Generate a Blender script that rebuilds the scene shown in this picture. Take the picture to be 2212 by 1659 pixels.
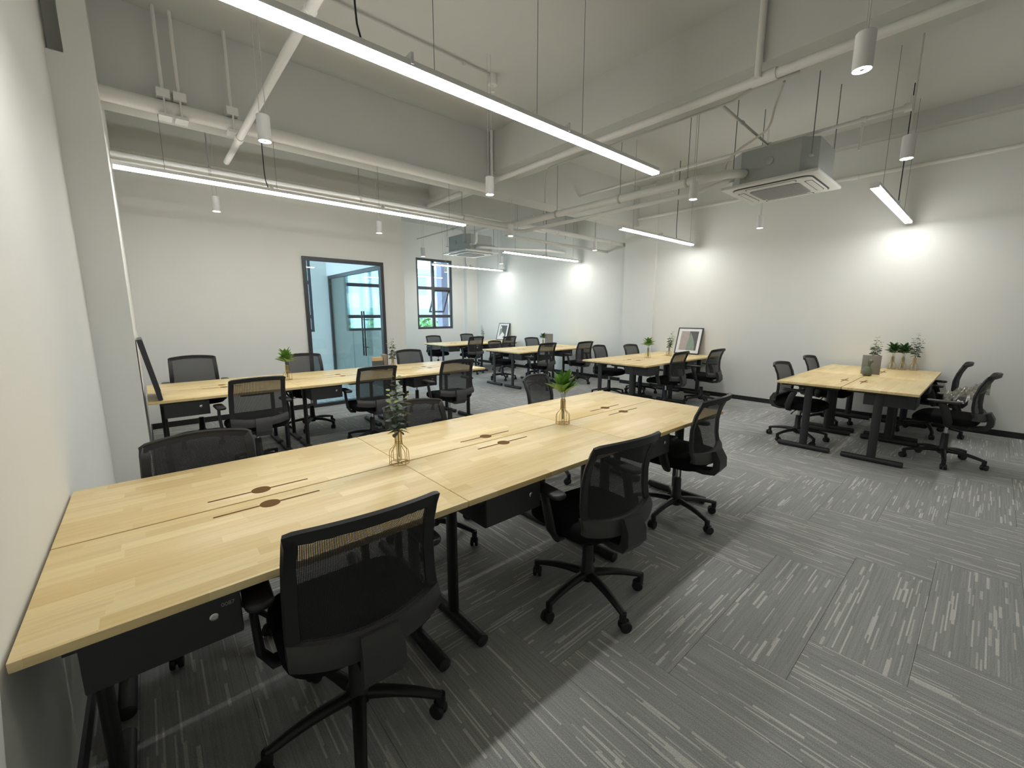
import bpy, bmesh, math, random
from mathutils import Vector, Matrix

for o in list(bpy.data.objects):
    bpy.data.objects.remove(o)
SC = bpy.context.scene
COL = SC.collection
random.seed(7)
PI = math.pi

# ------------------------------------------------------------------ camera
cam_d = bpy.data.cameras.new('camera')
cam = bpy.data.objects.new('camera', cam_d)
COL.objects.link(cam)
YAW, PITCH, ROLL = 0.7183, 0.1644, -0.0004
cam_d.sensor_fit = 'HORIZONTAL'
cam_d.sensor_width = 36.0
cam_d.lens = 901.14 / 2212 * 36.0
cam_d.clip_start = 0.02
cam_d.clip_end = 300
fw = Vector((math.sin(YAW) * math.cos(PITCH), math.cos(YAW) * math.cos(PITCH), -math.sin(PITCH)))
rt = Vector((math.cos(YAW), -math.sin(YAW), 0))
up = rt.cross(fw)
r2 = rt * math.cos(ROLL) + up * math.sin(ROLL)
u2 = -rt * math.sin(ROLL) + up * math.cos(ROLL)
cam.matrix_world = Matrix(((r2.x, u2.x, -fw.x, 0.3089), (r2.y, u2.y, -fw.y, -1.2872), (r2.z, u2.z, -fw.z, 1.4821), (0, 0, 0, 1)))
SC.camera = cam

# ------------------------------------------------------------------ world, exposure
W = bpy.data.worlds.new('sky')
SC.world = W
W.use_nodes = True
bg = W.node_tree.nodes['Background']
bg.inputs[0].default_value = (0.66, 0.83, 1.0, 1)
bg.inputs[1].default_value = 5.2
SC.view_settings.view_transform = 'Standard'
SC.view_settings.look = 'None'
SC.view_settings.gamma = 1.0
SC.view_settings.use_curve_mapping = False
SC.view_settings.exposure = 0.06
TUBE_E = 47.0
SPOT_E = 80.0
try:
    SC.cycles.use_denoising = True
    SC.cycles.max_bounces = 8
    SC.cycles.transparent_max_bounces = 24
except Exception:
    pass

# ------------------------------------------------------------------ materials
def lin(r, g, b):
    f = lambda c: (c / 255 / 12.92) if c / 255 <= 0.04045 else ((c / 255 + 0.055) / 1.055) ** 2.4
    return (f(r), f(g), f(b), 1)

class N:
    def __init__(s, name):
        s.m = bpy.data.materials.new(name)
        s.m.use_nodes = True
        s.t = s.m.node_tree
        s.b = s.t.nodes['Principled BSDF']
        s.out = s.t.nodes['Material Output']
    def n(s, typ, **kw):
        nd = s.t.nodes.new(typ)
        for k, v in kw.items():
            if k == 'inp':
                for kk, vv in v.items():
                    if isinstance(vv, bpy.types.NodeSocket):
                        s.t.links.new(vv, nd.inputs[kk])
                    else:
                        nd.inputs[kk].default_value = vv
            else:
                setattr(nd, k, v)
        return nd
    def math(s, op, a, b=0.0):
        nd = s.t.nodes.new('ShaderNodeMath')
        nd.operation = op
        for i, v in enumerate((a, b)):
            if isinstance(v, bpy.types.NodeSocket):
                s.t.links.new(v, nd.inputs[i])
            else:
                nd.inputs[i].default_value = v
        return nd.outputs[0]
    def link(s, a, b):
        s.t.links.new(a, b)
    def mixc(s, f, a, b):
        nd = s.t.nodes.new('ShaderNodeMix')
        nd.data_type = 'RGBA'
        for idx, v in ((0, f), (6, a), (7, b)):
            if isinstance(v, bpy.types.NodeSocket):
                s.t.links.new(v, nd.inputs[idx])
            else:
                nd.inputs[idx].default_value = v
        return nd.outputs[2]

MATS = {}
def plain(name, col, rough=0.5, metal=0.0, noise=0.0, nscale=30.0, bump=0.0, spec=0.5):
    k = N(name)
    k.b.inputs['Roughness'].default_value = rough
    k.b.inputs['Metallic'].default_value = metal
    k.b.inputs['Specular IOR Level'].default_value = spec
    tc = k.n('ShaderNodeTexCoord')
    nz = k.n('ShaderNodeTexNoise', inp={'Vector': tc.outputs['Object'], 'Scale': nscale, 'Detail': 4.0})
    c2 = tuple(min(1, c * (1 + noise)) for c in col[:3]) + (1,)
    c1 = tuple(c * (1 - noise) for c in col[:3]) + (1,)
    k.link(k.mixc(nz.outputs['Fac'], c1, c2), k.b.inputs['Base Color'])
    if bump:
        bp = k.n('ShaderNodeBump', inp={'Strength': bump, 'Distance': 0.002, 'Height': nz.outputs['Fac']})
        k.link(bp.outputs[0], k.b.inputs['Normal'])
    MATS[name] = k.m
    return k.m

plain('wall_paint', (0.765, 0.77, 0.738, 1), 0.85, noise=0.02, nscale=3, spec=0.2)
plain('ceiling_paint', (0.60, 0.605, 0.58, 1), 0.9, noise=0.03, nscale=2, spec=0.15)
plain('pipe_white', (0.74, 0.73, 0.70, 1), 0.5, noise=0.03, nscale=12)
plain('conduit_grey', (0.52, 0.51, 0.48, 1), 0.55, noise=0.03, nscale=12)
plain('rod_grey', (0.25, 0.26, 0.27, 1), 0.5, metal=0.4)
plain('lamp_white', (0.72, 0.72, 0.71, 1), 0.45)
plain('black_metal', (0.018, 0.019, 0.020, 1), 0.42, noise=0.15, nscale=60)
plain('desk_steel', (0.022, 0.023, 0.024, 1), 0.5, noise=0.1, nscale=90, bump=0.05)
plain('black_plastic', (0.012, 0.012, 0.013, 1), 0.48, noise=0.15, nscale=50)
plain('grey_plastic', (0.040, 0.039, 0.038, 1), 0.5, noise=0.12, nscale=50)
plain('arm_plastic', (0.02, 0.02, 0.021, 1), 0.45)
plain('seat_fabric', (0.010, 0.010, 0.011, 1), 0.95, noise=0.4, nscale=500, bump=0.3, spec=0.1)
plain('chrome', (0.62, 0.62, 0.62, 1), 0.25, metal=1.0)
plain('frame_dark', (0.035, 0.037, 0.042, 1), 0.4)
plain('window_metal', (0.055, 0.058, 0.068, 1), 0.4)
plain('baseboard_black', (0.014, 0.014, 0.015, 1), 0.45)
plain('ac_steel', (0.40, 0.42, 0.40, 1), 0.5, metal=0.1, noise=0.06, nscale=25)
plain('ac_white', (0.70, 0.70, 0.67, 1), 0.4)
plain('ac_dark', (0.02, 0.02, 0.022, 1), 0.5)
plain('ac_grille', (0.36, 0.36, 0.35, 1), 0.5)
plain('gold_wire', (0.60, 0.42, 0.17, 1), 0.32, metal=0.85)
plain('slot_brown', (0.17, 0.092, 0.035, 1), 0.9, spec=0.1)
plain('edge_gap', (0.16, 0.07, 0.03, 1), 0.8)
plain('euc_leaf', (0.125, 0.165, 0.125, 1), 0.65, noise=0.35, nscale=25)
plain('euc_young', (0.30, 0.36, 0.12, 1), 0.6, noise=0.2, nscale=25)
plain('green_leaf', (0.115, 0.26, 0.045, 1), 0.4, noise=0.5, nscale=16)
plain('dark_leaf', (0.05, 0.13, 0.04, 1), 0.5, noise=0.5, nscale=16)
plain('stem_green', (0.10, 0.12, 0.05, 1), 0.6)
plain('paper_white', (0.78, 0.78, 0.78, 1), 0.6)
plain('art_pink', (0.42, 0.36, 0.35, 1), 0.8, noise=0.15, nscale=18)
plain('art_green', (0.24, 0.30, 0.26, 1), 0.8, noise=0.2, nscale=18)
plain('art_dark', (0.11, 0.115, 0.12, 1), 0.8, noise=0.1, nscale=18)
plain('kraft', (0.48, 0.34, 0.17, 1), 0.75, noise=0.06)
plain('label_slate', (0.065, 0.085, 0.10, 1), 0.6)
plain('book_taupe', (0.27, 0.22, 0.18, 1), 0.7)
plain('board_grey', (0.24, 0.235, 0.21, 1), 0.7, noise=0.06)
plain('figurine', (0.13, 0.15, 0.105, 1), 0.45, noise=0.3, nscale=20)
plain('cable_cream', (0.50, 0.48, 0.42, 1), 0.5)
plain('cable_black', (0.02, 0.02, 0.025, 1), 0.5)
plain('facade_white', (0.75, 0.77, 0.78, 1), 0.8)
plain('facade_green', (0.35, 0.62, 0.50, 1), 0.7)
plain('facade_glass', (0.30, 0.38, 0.45, 1), 0.3)
plain('facade_lilac', (0.24, 0.25, 0.33, 1), 0.8)
plain('tree_leaf', (0.16, 0.36, 0.12, 1), 0.8, noise=0.5, nscale=2)
plain('bark', (0.12, 0.08, 0.05, 1), 0.9)
plain('ground', (0.30, 0.32, 0.28, 1), 0.9)
plain('carpet_backing', (0.10, 0.10, 0.10, 1), 0.9)
plain('sticker', (0.30, 0.30, 0.28, 1), 0.7)

def emis(name, col, s):
    k = N(name)
    e = k.n('ShaderNodeEmission', inp={'Color': col, 'Strength': s})
    k.link(e.outputs[0], k.out.inputs['Surface'])
    MATS[name] = k.m
emis('tube_glow', (1.0, 0.99, 0.955, 1), TUBE_E)
emis('spot_glow', (1.0, 0.97, 0.91, 1), SPOT_E)

def glass(name, tint, refl=0.06, rough=0.0):
    k = N(name)
    tr = k.n('ShaderNodeBsdfTransparent', inp={'Color': tint})
    gl = k.n('ShaderNodeBsdfGlossy', inp={'Roughness': rough, 'Color': (1, 1, 1, 1)})
    lw = k.n('ShaderNodeLayerWeight', inp={'Blend': 0.25})
    f = k.math('ADD', k.math('MULTIPLY', lw.outputs['Fresnel'], 0.6), refl * 0.3)
    mx = k.n('ShaderNodeMixShader', inp={0: f})
    k.link(tr.outputs[0], mx.inputs[1])
    k.link(gl.outputs[0], mx.inputs[2])
    k.link(mx.outputs[0], k.out.inputs['Surface'])
    MATS[name] = k.m
glass('window_glass', (0.93, 0.97, 0.97, 1))
glass('partition_glass', (0.81, 0.88, 0.885, 1))
glass('vase_glass', (0.93, 0.93, 0.90, 1), 0.1)

def mesh_fabric():
    k = N('chair_mesh')
    k.b.inputs['Base Color'].default_value = (0.016, 0.016, 0.017, 1)
    k.b.inputs['Roughness'].default_value = 0.8
    tc = k.n('ShaderNodeTexCoord')
    sp = k.n('ShaderNodeSeparateXYZ', inp={0: tc.outputs['Object']})
    kx = 2 * PI / 0.0042
    a = k.math('ABSOLUTE', k.math('SINE', k.math('MULTIPLY', sp.outputs[0], kx / 2)))
    c = k.math('ABSOLUTE', k.math('SINE', k.math('MULTIPLY', sp.outputs[2], kx / 2)))
    hole = k.math('GREATER_THAN', k.math('MULTIPLY', a, c), 0.735)
    tr = k.n('ShaderNodeBsdfTransparent')
    mx = k.n('ShaderNodeMixShader', inp={0: hole})
    k.link(k.b.outputs[0], mx.inputs[1])
    k.link(tr.outputs[0], mx.inputs[2])
    k.link(mx.outputs[0], k.out.inputs['Surface'])
    MATS['chair_mesh'] = k.m
mesh_fabric()

def wood():
    k = N('beech_block')
    oi = k.n('ShaderNodeObjectInfo')
    tc = k.n('ShaderNodeTexCoord')
    off = k.n('ShaderNodeVectorMath', operation='SCALE', inp={0: (7.3, 3.1, 0.0)})
    k.link(oi.outputs['Random'], off.inputs['Scale'])
    ad = k.n('ShaderNodeVectorMath', operation='ADD', inp={0: tc.outputs['Object'], 1: off.outputs[0]})
    sp = k.n('ShaderNodeSeparateXYZ', inp={0: ad.outputs[0]})
    row = k.math('FLOOR', k.math('DIVIDE', sp.outputs[1], 0.052))
    rw = k.n('ShaderNodeTexWhiteNoise', noise_dimensions='1D', inp={'W': row})
    sx = k.math('ADD', k.math('DIVIDE', sp.outputs[0], 0.33), k.math('MULTIPLY', rw.outputs['Value'], 9.0))
    cell = k.math('FLOOR', sx)
    cv = k.n('ShaderNodeCombineXYZ', inp={0: cell, 1: row, 2: 0.0})
    wn = k.n('ShaderNodeTexWhiteNoise', noise_dimensions='2D', inp={'Vector': cv.outputs[0]})
    # grain: stretched noise, shifted per stave
    shift = k.n('ShaderNodeVectorMath', operation='SCALE', inp={0: (3.0, 5.0, 0.0)})
    k.link(wn.outputs['Value'], shift.inputs['Scale'])
    gv = k.n('ShaderNodeVectorMath', operation='ADD', inp={0: ad.outputs[0], 1: shift.outputs[0]})
    mp = k.n('ShaderNodeMapping', inp={'Vector': gv.outputs[0], 'Scale': (3.0, 55.0, 40.0)})
    gr = k.n('ShaderNodeTexNoise', inp={'Vector': mp.outputs[0], 'Scale': 1.0, 'Detail': 5.0, 'Roughness': 0.6, 'Distortion': 0.6})
    c1 = k.mixc(wn.outputs['Value'], (0.73, 0.54, 0.24, 1), (0.86, 0.69, 0.37, 1))
    dk = k.n('ShaderNodeMapRange', inp={0: gr.outputs['Fac'], 1: 0.25, 2: 0.62, 3: 0.90, 4: 1.04})
    m2 = k.n('ShaderNodeVectorMath', operation='SCALE', inp={0: c1})
    k.link(dk.outputs[0], m2.inputs['Scale'])
    k.link(m2.outputs[0], k.b.inputs['Base Color'])
    k.b.inputs['Roughness'].default_value = 0.36
    k.b.inputs['Specular IOR Level'].default_value = 0.55
    MATS['beech_block'] = k.m
wood()

def carpet():
    k = N('carpet_plank')
    oi = k.n('ShaderNodeObjectInfo')
    uv = k.n('ShaderNodeUVMap', uv_map='plank')
    sp = k.n('ShaderNodeSeparateXYZ', inp={0: uv.outputs[0]})
    rnd = k.math('FLOOR', k.math('MULTIPLY', oi.outputs['Random'], 997.0))
    def layer(rw, ln, thr, seed):
        row = k.math('FLOOR', k.math('DIVIDE', sp.outputs[1], rw))
        cv = k.n('ShaderNodeCombineXYZ', inp={0: row, 1: rnd, 2: seed})
        w1 = k.n('ShaderNodeTexWhiteNoise', noise_dimensions='3D', inp={'Vector': cv.outputs[0]})
        ll = k.math('ADD', k.math('MULTIPLY', w1.outputs['Value'], ln), ln * 0.6)
        cell = k.math('FLOOR', k.math('ADD', k.math('DIVIDE', sp.outputs[0], ll), k.math('MULTIPLY', w1.outputs['Value'], 31.0)))
        cv2 = k.n('ShaderNodeCombineXYZ', inp={0: cell, 1: row, 2: k.math('ADD', rnd, seed)})
        w2 = k.n('ShaderNodeTexWhiteNoise', noise_dimensions='3D', inp={'Vector': cv2.outputs[0]})
        return k.math('MULTIPLY', k.math('GREATER_THAN', w2.outputs['Value'], thr), k.math('ADD', k.math('MULTIPLY', w1.outputs['Value'], 0.45), 0.55)), w2.outputs['Value']
    d1, v1 = layer(0.0062, 0.20, 0.925, 1.3)
    d2, v2 = layer(0.011, 0.11, 0.968, 7.7)
    d3, v3 = layer(0.005, 0.30, 0.5, 4.1)
    dash = k.math('MAXIMUM', d1, d2)
    tc = k.n('ShaderNodeTexCoord')
    nz = k.n('ShaderNodeTexNoise', inp={'Vector': uv.outputs[0], 'Scale': 260.0, 'Detail': 3.0, 'Roughness': 0.7})
    base = k.mixc(k.math('MULTIPLY', v3, 0.9), (0.33, 0.335, 0.33, 1), (0.42, 0.425, 0.415, 1))
    c = k.mixc(k.math('MULTIPLY', dash, 0.85), base, (0.72, 0.72, 0.67, 1))
    sc = k.n('ShaderNodeMapRange', inp={0: nz.outputs['Fac'], 1: 0.3, 2: 0.7, 3: 0.70, 4: 1.28})
    m2 = k.n('ShaderNodeVectorMath', operation='SCALE', inp={0: c})
    k.link(sc.outputs[0], m2.inputs['Scale'])
    k.link(m2.outputs[0], k.b.inputs['Base Color'])
    k.b.inputs['Roughness'].default_value = 0.95
    k.b.inputs['Specular IOR Level'].default_value = 0.1
    bp = k.n('ShaderNodeBump', inp={'Strength': 0.35, 'Distance': 0.003, 'Height': nz.outputs['Fac']})
    k.link(bp.outputs[0], k.b.inputs['Normal'])
    MATS['carpet_plank'] = k.m
carpet()

def plastic_wrap():
    k = N('clear_wrap')
    tl = k.n('ShaderNodeBsdfTranslucent', inp={'Color': (0.36, 0.36, 0.30, 1)})
    tr = k.n('ShaderNodeBsdfTransparent', inp={'Color': (0.9, 0.9, 0.85, 1)})
    gl = k.n('ShaderNodeBsdfGlossy', inp={'Roughness': 0.2})
    m1 = k.n('ShaderNodeMixShader', inp={0: 0.5})
    k.link(tl.outputs[0], m1.inputs[1]); k.link(tr.outputs[0], m1.inputs[2])
    m2 = k.n('ShaderNodeMixShader', inp={0: 0.08})
    k.link(m1.outputs[0], m2.inputs[1]); k.link(gl.outputs[0], m2.inputs[2])
    k.link(m2.outputs[0], k.out.inputs['Surface'])
    MATS['clear_wrap'] = k.m
plastic_wrap()

# ------------------------------------------------------------------ mesh helpers
class MB:
    def __init__(s):
        s.v, s.f = [], []
    def add(s, v, f):
        n = len(s.v)
        s.v += [tuple(p) for p in v]
        s.f += [tuple(i + n for i in q) for q in f]
        return s
    def box(s, a, b):
        x0, y0, z0 = a; x1, y1, z1 = b
        v = [(x0, y0, z0), (x1, y0, z0), (x1, y1, z0), (x0, y1, z0), (x0, y0, z1), (x1, y0, z1), (x1, y1, z1), (x0, y1, z1)]
        return s.add(v, [(3, 2, 1, 0), (4, 5, 6, 7), (0, 1, 5, 4), (1, 2, 6, 5), (2, 3, 7, 6), (3, 0, 4, 7)])
    def rings(s, rings, cap=True, closed=False):
        n = len(rings[0])
        v = [p for r in rings for p in r]
        f = []
        m = len(rings)
        for i in range(m if closed else m - 1):
            j = (i + 1) % m
            for k in range(n):
                l = (k + 1) % n
                f.append((i * n + k, i * n + l, j * n + l, j * n + k))
        if cap and not closed:
            f.append(tuple(reversed(range(n))))
            f.append(tuple(range((m - 1) * n, m * n)))
        return s.add(v, f)
    def slab(s, x0, x1, y0, y1, z0, z1, rad=0.02, e=0.004, n=4):
        """rounded-corner slab with softened top and bottom edges"""
        def outline(ins, z):
            r = max(rad - ins, 0.0005)
            out = []
            for cx, cy, a0 in ((x1 - ins - r, y0 + ins + r, -PI / 2), (x1 - ins - r, y1 - ins - r, 0), (x0 + ins + r, y1 - ins - r, PI / 2), (x0 + ins + r, y0 + ins + r, PI)):
                for k in range(n + 1):
                    a = a0 + PI / 2 * k / n
                    out.append((cx + r * math.cos(a), cy + r * math.sin(a), z))
            return out
        return s.rings([outline(e, z0), outline(e * 0.3, z0 + e * 0.3), outline(0, z0 + e), outline(0, z1 - e), outline(e * 0.3, z1 - e * 0.3), outline(e, z1)])
    def tube(s, pts, r, n=10, closed=False, r2=None, upv=None):
        """sweep of an ellipse (r along the side, r2 along the up vector)"""
        P = [Vector(p) for p in pts]
        m = len(P)
        rr = r if isinstance(r, (list, tuple)) else [r] * m
        q2 = r2 if isinstance(r2, (list, tuple)) else ([r2] * m if r2 else rr)
        rings = []
        prev = None
        for i in range(m):
            if closed:
                t = (P[(i + 1) % m] - P[i - 1]).normalized()
            else:
                t = (P[min(i + 1, m - 1)] - P[max(i - 1, 0)]).normalized()
            u = Vector(upv) if upv else (prev if prev else (Vector((0, 0, 1)) if abs(t.z) < 0.9 else Vector((0, 1, 0))))
            u = (u - t * u.dot(t))
            if u.length < 1e-5:
                u = t.orthogonal()
            u.normalize()
            prev = u
            b = t.cross(u)
            rings.append([P[i] + b * (rr[i] * math.cos(2 * PI * k / n)) + u * (q2[i] * math.sin(2 * PI * k / n)) for k in range(n)])
        return s.rings(rings, True, closed)
    def cyl(s, c, r, z0, z1, n=16):
        return s.lathe([(r, z0), (r, z1)], c, n)
    def lathe(s, prof, c=(0, 0), n=16, cap=True):
        return s.rings([[(c[0] + r * math.cos(2 * PI * k / n), c[1] + r * math.sin(2 * PI * k / n), z) for k in range(n)] for r, z in prof], cap)
    def grid(s, fn, nu, nv):
        v = [fn(i / nu, j / nv) for j in range(nv + 1) for i in range(nu + 1)]
        f = [(j * (nu + 1) + i, j * (nu + 1) + i + 1, (j + 1) * (nu + 1) + i + 1, (j + 1) * (nu + 1) + i) for j in range(nv) for i in range(nu)]
        return s.add(v, f)
    def xf(s, M):
        s.v = [tuple(M @ Vector(p)) for p in s.v]
        return s
    def mesh(s, name, mat, smooth=35, recalc=True):
        me = bpy.data.meshes.new(name)
        me.from_pydata(s.v, [], s.f)
        if recalc:
            bm = bmesh.new(); bm.from_mesh(me)
            bmesh.ops.recalc_face_normals(bm, faces=bm.faces)
            bm.to_mesh(me); bm.free()
        if smooth:
            for p in me.polygons:
                p.use_smooth = True
            me.set_sharp_from_angle(angle=math.radians(smooth))
        me.materials.append(MATS[mat])
        return me
    def build(s, name, mat, parent=None, smooth=35, recalc=True):
        o = bpy.data.objects.new(name, s.mesh(name, mat, smooth, recalc))
        COL.objects.link(o)
        o.parent = parent
        return o

def box(*ab):
    return MB().box(*ab)
def tag(o, label=None, cat=None, group=None, kind=None):
    if label: o['label'] = label
    if cat: o['category'] = cat
    if group: o['group'] = group
    if kind: o['kind'] = kind
    return o
def thing(name, label, cat, loc=(0, 0, 0), rz=0, group=None):
    o = bpy.data.objects.new(name, None)
    COL.objects.link(o)
    o.empty_display_size = 0.1
    o.location = loc
    o.rotation_euler = (0, 0, rz)
    return tag(o, label, cat, group)
def part(name, me, parent, loc=None, rot=None):
    o = bpy.data.objects.new(name, me)
    COL.objects.link(o)
    o.parent = parent
    if loc: o.location = loc
    if rot: o.rotation_euler = rot
    return o
KIDS = {}
def copy_tree(o, parent=None):
    c = o.copy()
    COL.objects.link(c)
    c.parent = parent
    for ch in KIDS_OF(o):
        copy_tree(ch, c)
    return c
def KIDS_OF(o):
    return [x for x in o.children]
def struct(name, mb, mat, label, cat, parent=None, smooth=0):
    o = mb.build(name, mat, parent, smooth)
    if parent is None:
        tag(o, label, cat, kind='structure')
    return o

# ------------------------------------------------------------------ room shell
XL, XR, XF = 0.0, 8.12, 8.30          # left wall, right wall, right wall further back
YN, YS, YB, YW = -4.0, 3.25, 5.80, 9.65  # wall behind camera, step, meeting room wall, window wall
H = 4.0
XS, XP = 0.24, 3.92

# carpet planks in herringbone
fl = struct('floor', box((-0.2, YN - 0.2, -0.10), (XF + 0.3, YW + 0.3, -0.006)), 'carpet_backing', 'grey carpeted office floor laid in herringbone planks', 'floor')
A3 = 1 / 3
GX, GY = 2.14, -0.57
planks = []
for j in range(-16, 34):
    for i in range(-12, 24):
        kk = (i + j + 1) % 6
        if kk == 0:
            planks.append((GX + i * A3, GY + j * A3, GX + i * A3 + 1, GY + j * A3 + A3, 0))
        if kk == 3:
            planks.append((GX + i * A3, GY + j * A3, GX + i * A3 + A3, GY + j * A3 + 1, 1))
def clip(p):
    x0, y0, x1, y1, d = p
    cx0, cy0, cx1, cy1 = max(x0, XL), max(y0, YN), min(x1, XF), min(y1, YW)
    if cx1 - cx0 < 0.01 or cy1 - cy0 < 0.01:
        return None
    return (cx0, cy0, cx1, cy1, d, p)
def plank_geo(lx, ly, ox, oy, z0=-0.006, z1=0.0):
    b = 0.0006
    v = [(0, 0, z0), (lx, 0, z0), (lx, ly, z0), (0, ly, z0), (b, b, z1), (lx - b, b, z1), (lx - b, ly - b, z1), (b, ly - b, z1)]
    f = [(4, 5, 6, 7), (0, 1, 5, 4), (1, 2, 6, 5), (2, 3, 7, 6), (3, 0, 4, 7)]
    return v, f
plank_cache = {}
def plank_mesh(lx, ly, ox, oy):
    key = (round(lx, 3), round(ly, 3), round(ox, 3), round(oy, 3))
    if key not in plank_cache:
        v, f = plank_geo(lx, ly, ox, oy)
        me = bpy.data.meshes.new('carpet_plank')
        me.from_pydata(v, [], f)
        uvl = me.uv_layers.new(name='plank')
        for li, l in enumerate(me.loops):
            co = me.vertices[l.vertex_index].co
            uvl.data[li].uv = (co.x + ox, co.y + oy)
        me.materials.append(MATS['carpet_plank'])
        plank_cache[key] = me
    return plank_cache[key]
cl = [c for c in map(clip, planks) if c]
def vis(c):
    cx, cy = (c[0] + c[2]) / 2 - 0.309, (c[1] + c[3]) / 2 + 1.287
    d = cx * 0.658 + cy * 0.753
    if d < 0.25 or (c[3] > YB + 0.2 and c[0] < XP - 0.3) or (c[0] < XS - 0.1 and c[1] > YS):
        return 1e6
    return math.hypot(cx, cy)
cl.sort(key=vis)
rest_v, rest_f, rest_uv = [], [], []
for n_, (x0, y0, x1, y1, d, p) in enumerate(cl):
    g = 0.0004
    if d == 0:
        lx, ly, ox, oy = x1 - x0 - g, y1 - y0 - g, x0 - p[0], y0 - p[1]
    else:
        lx, ly, ox, oy = y1 - y0 - g, x1 - x0 - g, y0 - p[1], p[2] - x1
    if n_ < 290 and vis((x0, y0, x1, y1)) < 1e5:
        o = part('carpet_plank', plank_mesh(lx, ly, ox, oy), fl)
        if d == 0:
            o.location = (x0, y0, 0)
        else:
            o.location = (x1, y0, 0); o.rotation_euler = (0, 0, PI / 2)
    else:
        v, f = plank_geo(lx, ly, ox, oy)
        b0 = len(rest_v)
        for q in v:
            rest_v.append((x0 + q[0], y0 + q[1], q[2]) if d == 0 else (x1 - q[1], y0 + q[0], q[2]))
            rest_uv.append((q[0] + ox + n_ * 1.37, q[1] + oy + n_ * 0.61))
        rest_f += [tuple(i + b0 for i in q) for q in f]
if rest_f:
    me = bpy.data.meshes.new('carpet_remainder')
    me.from_pydata(rest_v, [], rest_f)
    uvl = me.uv_layers.new(name='plank')
    for li, l in enumerate(me.loops):
        uvl.data[li].uv = rest_uv[l.vertex_index]
    me.materials.append(MATS['carpet_plank'])
    part('carpet_remainder', me, fl)['kind'] = 'stuff'

struct('ceiling', box((-0.2, YN - 0.2, H), (XF + 0.3, YW + 0.3, H + 0.15)), 'ceiling_paint', 'white painted concrete ceiling slab', 'ceiling')
struct('wall_left', MB().box((-0.2, YN, -0.006), (XL, YS + 0.4, H)), 'wall_paint', 'plain white wall the front desk row butts against', 'wall')
ws = MB().box((-0.2, YS, -0.006), (XS, YB + 0.1, 3.30))
ws.box((0.09, YS, 3.30), (XS, YB + 0.1, H)).box((-0.2, YS + 0.22, 3.30), (0.09, YB + 0.1, H))
struct('wall_left_step', ws, 'wall_paint', 'thicker white wall section stepping out beside the second desk row', 'wall')
struct('wall_right', box((XR, YN, -0.006), (XR + 0.2, 4.0, H)), 'wall_paint', 'long white wall behind the right hand desks', 'wall')
struct('wall_right_far', box((XF, 4.0, -0.006), (XF + 0.2, YW + 0.3, H)), 'wall_paint', 'bluish white far part of the right wall', 'wall')
struct('wall_column', box((XR - 0.035, 3.28, -0.006), (XR + 0.1, 4.0, H)), 'wall_paint', 'shallow white column on the right wall', 'wall')
struct('wall_behind', box((-0.2, YN - 0.2, -0.006), (XF, YN, H)), 'wall_paint', 'white wall behind the viewer', 'wall')
# meeting room wall with glazed opening
wb = MB().box((XS, YB, -0.006), (2.23, YB + 0.1, H)).box((3.53, YB, -0.006), (XP, YB + 0.1, H)).box((2.23, YB, 2.37), (3.53, YB + 0.1, H))
struct('wall_back', wb, 'wall_paint', 'white wall of the meeting room with the glazed opening', 'wall')
# window wall
WINS = [(6.27, 7.47), (4.22, 5.20), (2.26, 3.46)]
Z0, Z1 = 1.07, 3.08
wm = MB()
xs = [-0.2, 2.26, 3.46, 4.22, 5.20, 6.27, 7.47, XF]
for a, b in ((-0.2, 2.26), (3.46, 4.22), (5.20, 6.27), (7.47, XF)):
    wm.box((a, YW, -0.006), (b, YW + 0.26, H))
for a, b in WINS:
    wm.box((a, YW, -0.006), (b, YW + 0.26, Z0)).box((a, YW, Z1), (b, YW + 0.26, H))
struct('wall_window', wm, 'wall_paint', 'white outer wall holding the windows', 'wall')
struct('wall_window_column', box((7.90, YW - 0.15, -0.006), (XF, YW, H)), 'wall_paint', 'white corner column beside the window', 'wall')
# wall above the glass partition of the meeting room
struct('wall_partition', box((XP - 0.1, YB + 0.1, 2.42), (XP, YW, H)), 'wall_paint', 'white wall above the glass partition', 'wall')

# beams
struct('trim_1', box((4.26, YN, 3.47), (4.74, 3.70, H)), 'ceiling_paint', 'concrete beam crossing the ceiling above the main pipe', 'beam')
struct('trim_2', box((XS, 3.70, 3.25), (XR - 0.035, 4.05, H)), 'ceiling_paint', 'concrete beam running above the second desk row', 'beam')
struct('trim_3', box((XS, 5.48, 3.34), (XF, YB, H)), 'ceiling_paint', 'concrete beam in front of the meeting room wall', 'beam')
struct('trim_4', box((7.95, YN, 3.80), (XR, 3.28, H)), 'ceiling_paint', 'shallow beam along the top of the right wall', 'beam')
struct('trim_5', box((4.30, 4.05, 3.47), (4.70, 5.48, H)), 'ceiling_paint', 'short ceiling beam between the two cross beams', 'beam')

# baseboards
BH = 0.075
def base(name, a, b, lab):
    struct(name, MB().box(a, b), 'baseboard_black', lab, 'baseboard')
base('baseboard_right', (XR - 0.012, YN, 0), (XR, 3.28, BH), 'black baseboard along the right wall')
base('baseboard_column', (XR - 0.047, 3.27, 0), (XR - 0.035, 4.0, BH), 'black baseboard on the shallow column')
base('baseboard_right_far', (XF - 0.012, 4.0, 0), (XF, YW - 0.15, BH), 'black baseboard along the far right wall')
base('baseboard_back_left', (XS, YB - 0.012, 0), (2.23, YB, BH), 'black baseboard left of the glazed opening')
base('baseboard_back_right', (3.53, YB - 0.012, 0), (XP, YB, BH), 'black baseboard right of the glazed opening')
base('baseboard_window', (XP, YW - 0.012, 0), (7.90, YW, BH), 'black baseboard under the windows')
base('baseboard_left', (XL, YN, 0), (XL + 0.012, YS, BH), 'black baseboard along the left wall')
base('baseboard_left_step', (XS, YS + 0.02, 0), (XS + 0.012, YB - 0.012, BH), 'black baseboard along the stepped wall')

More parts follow.
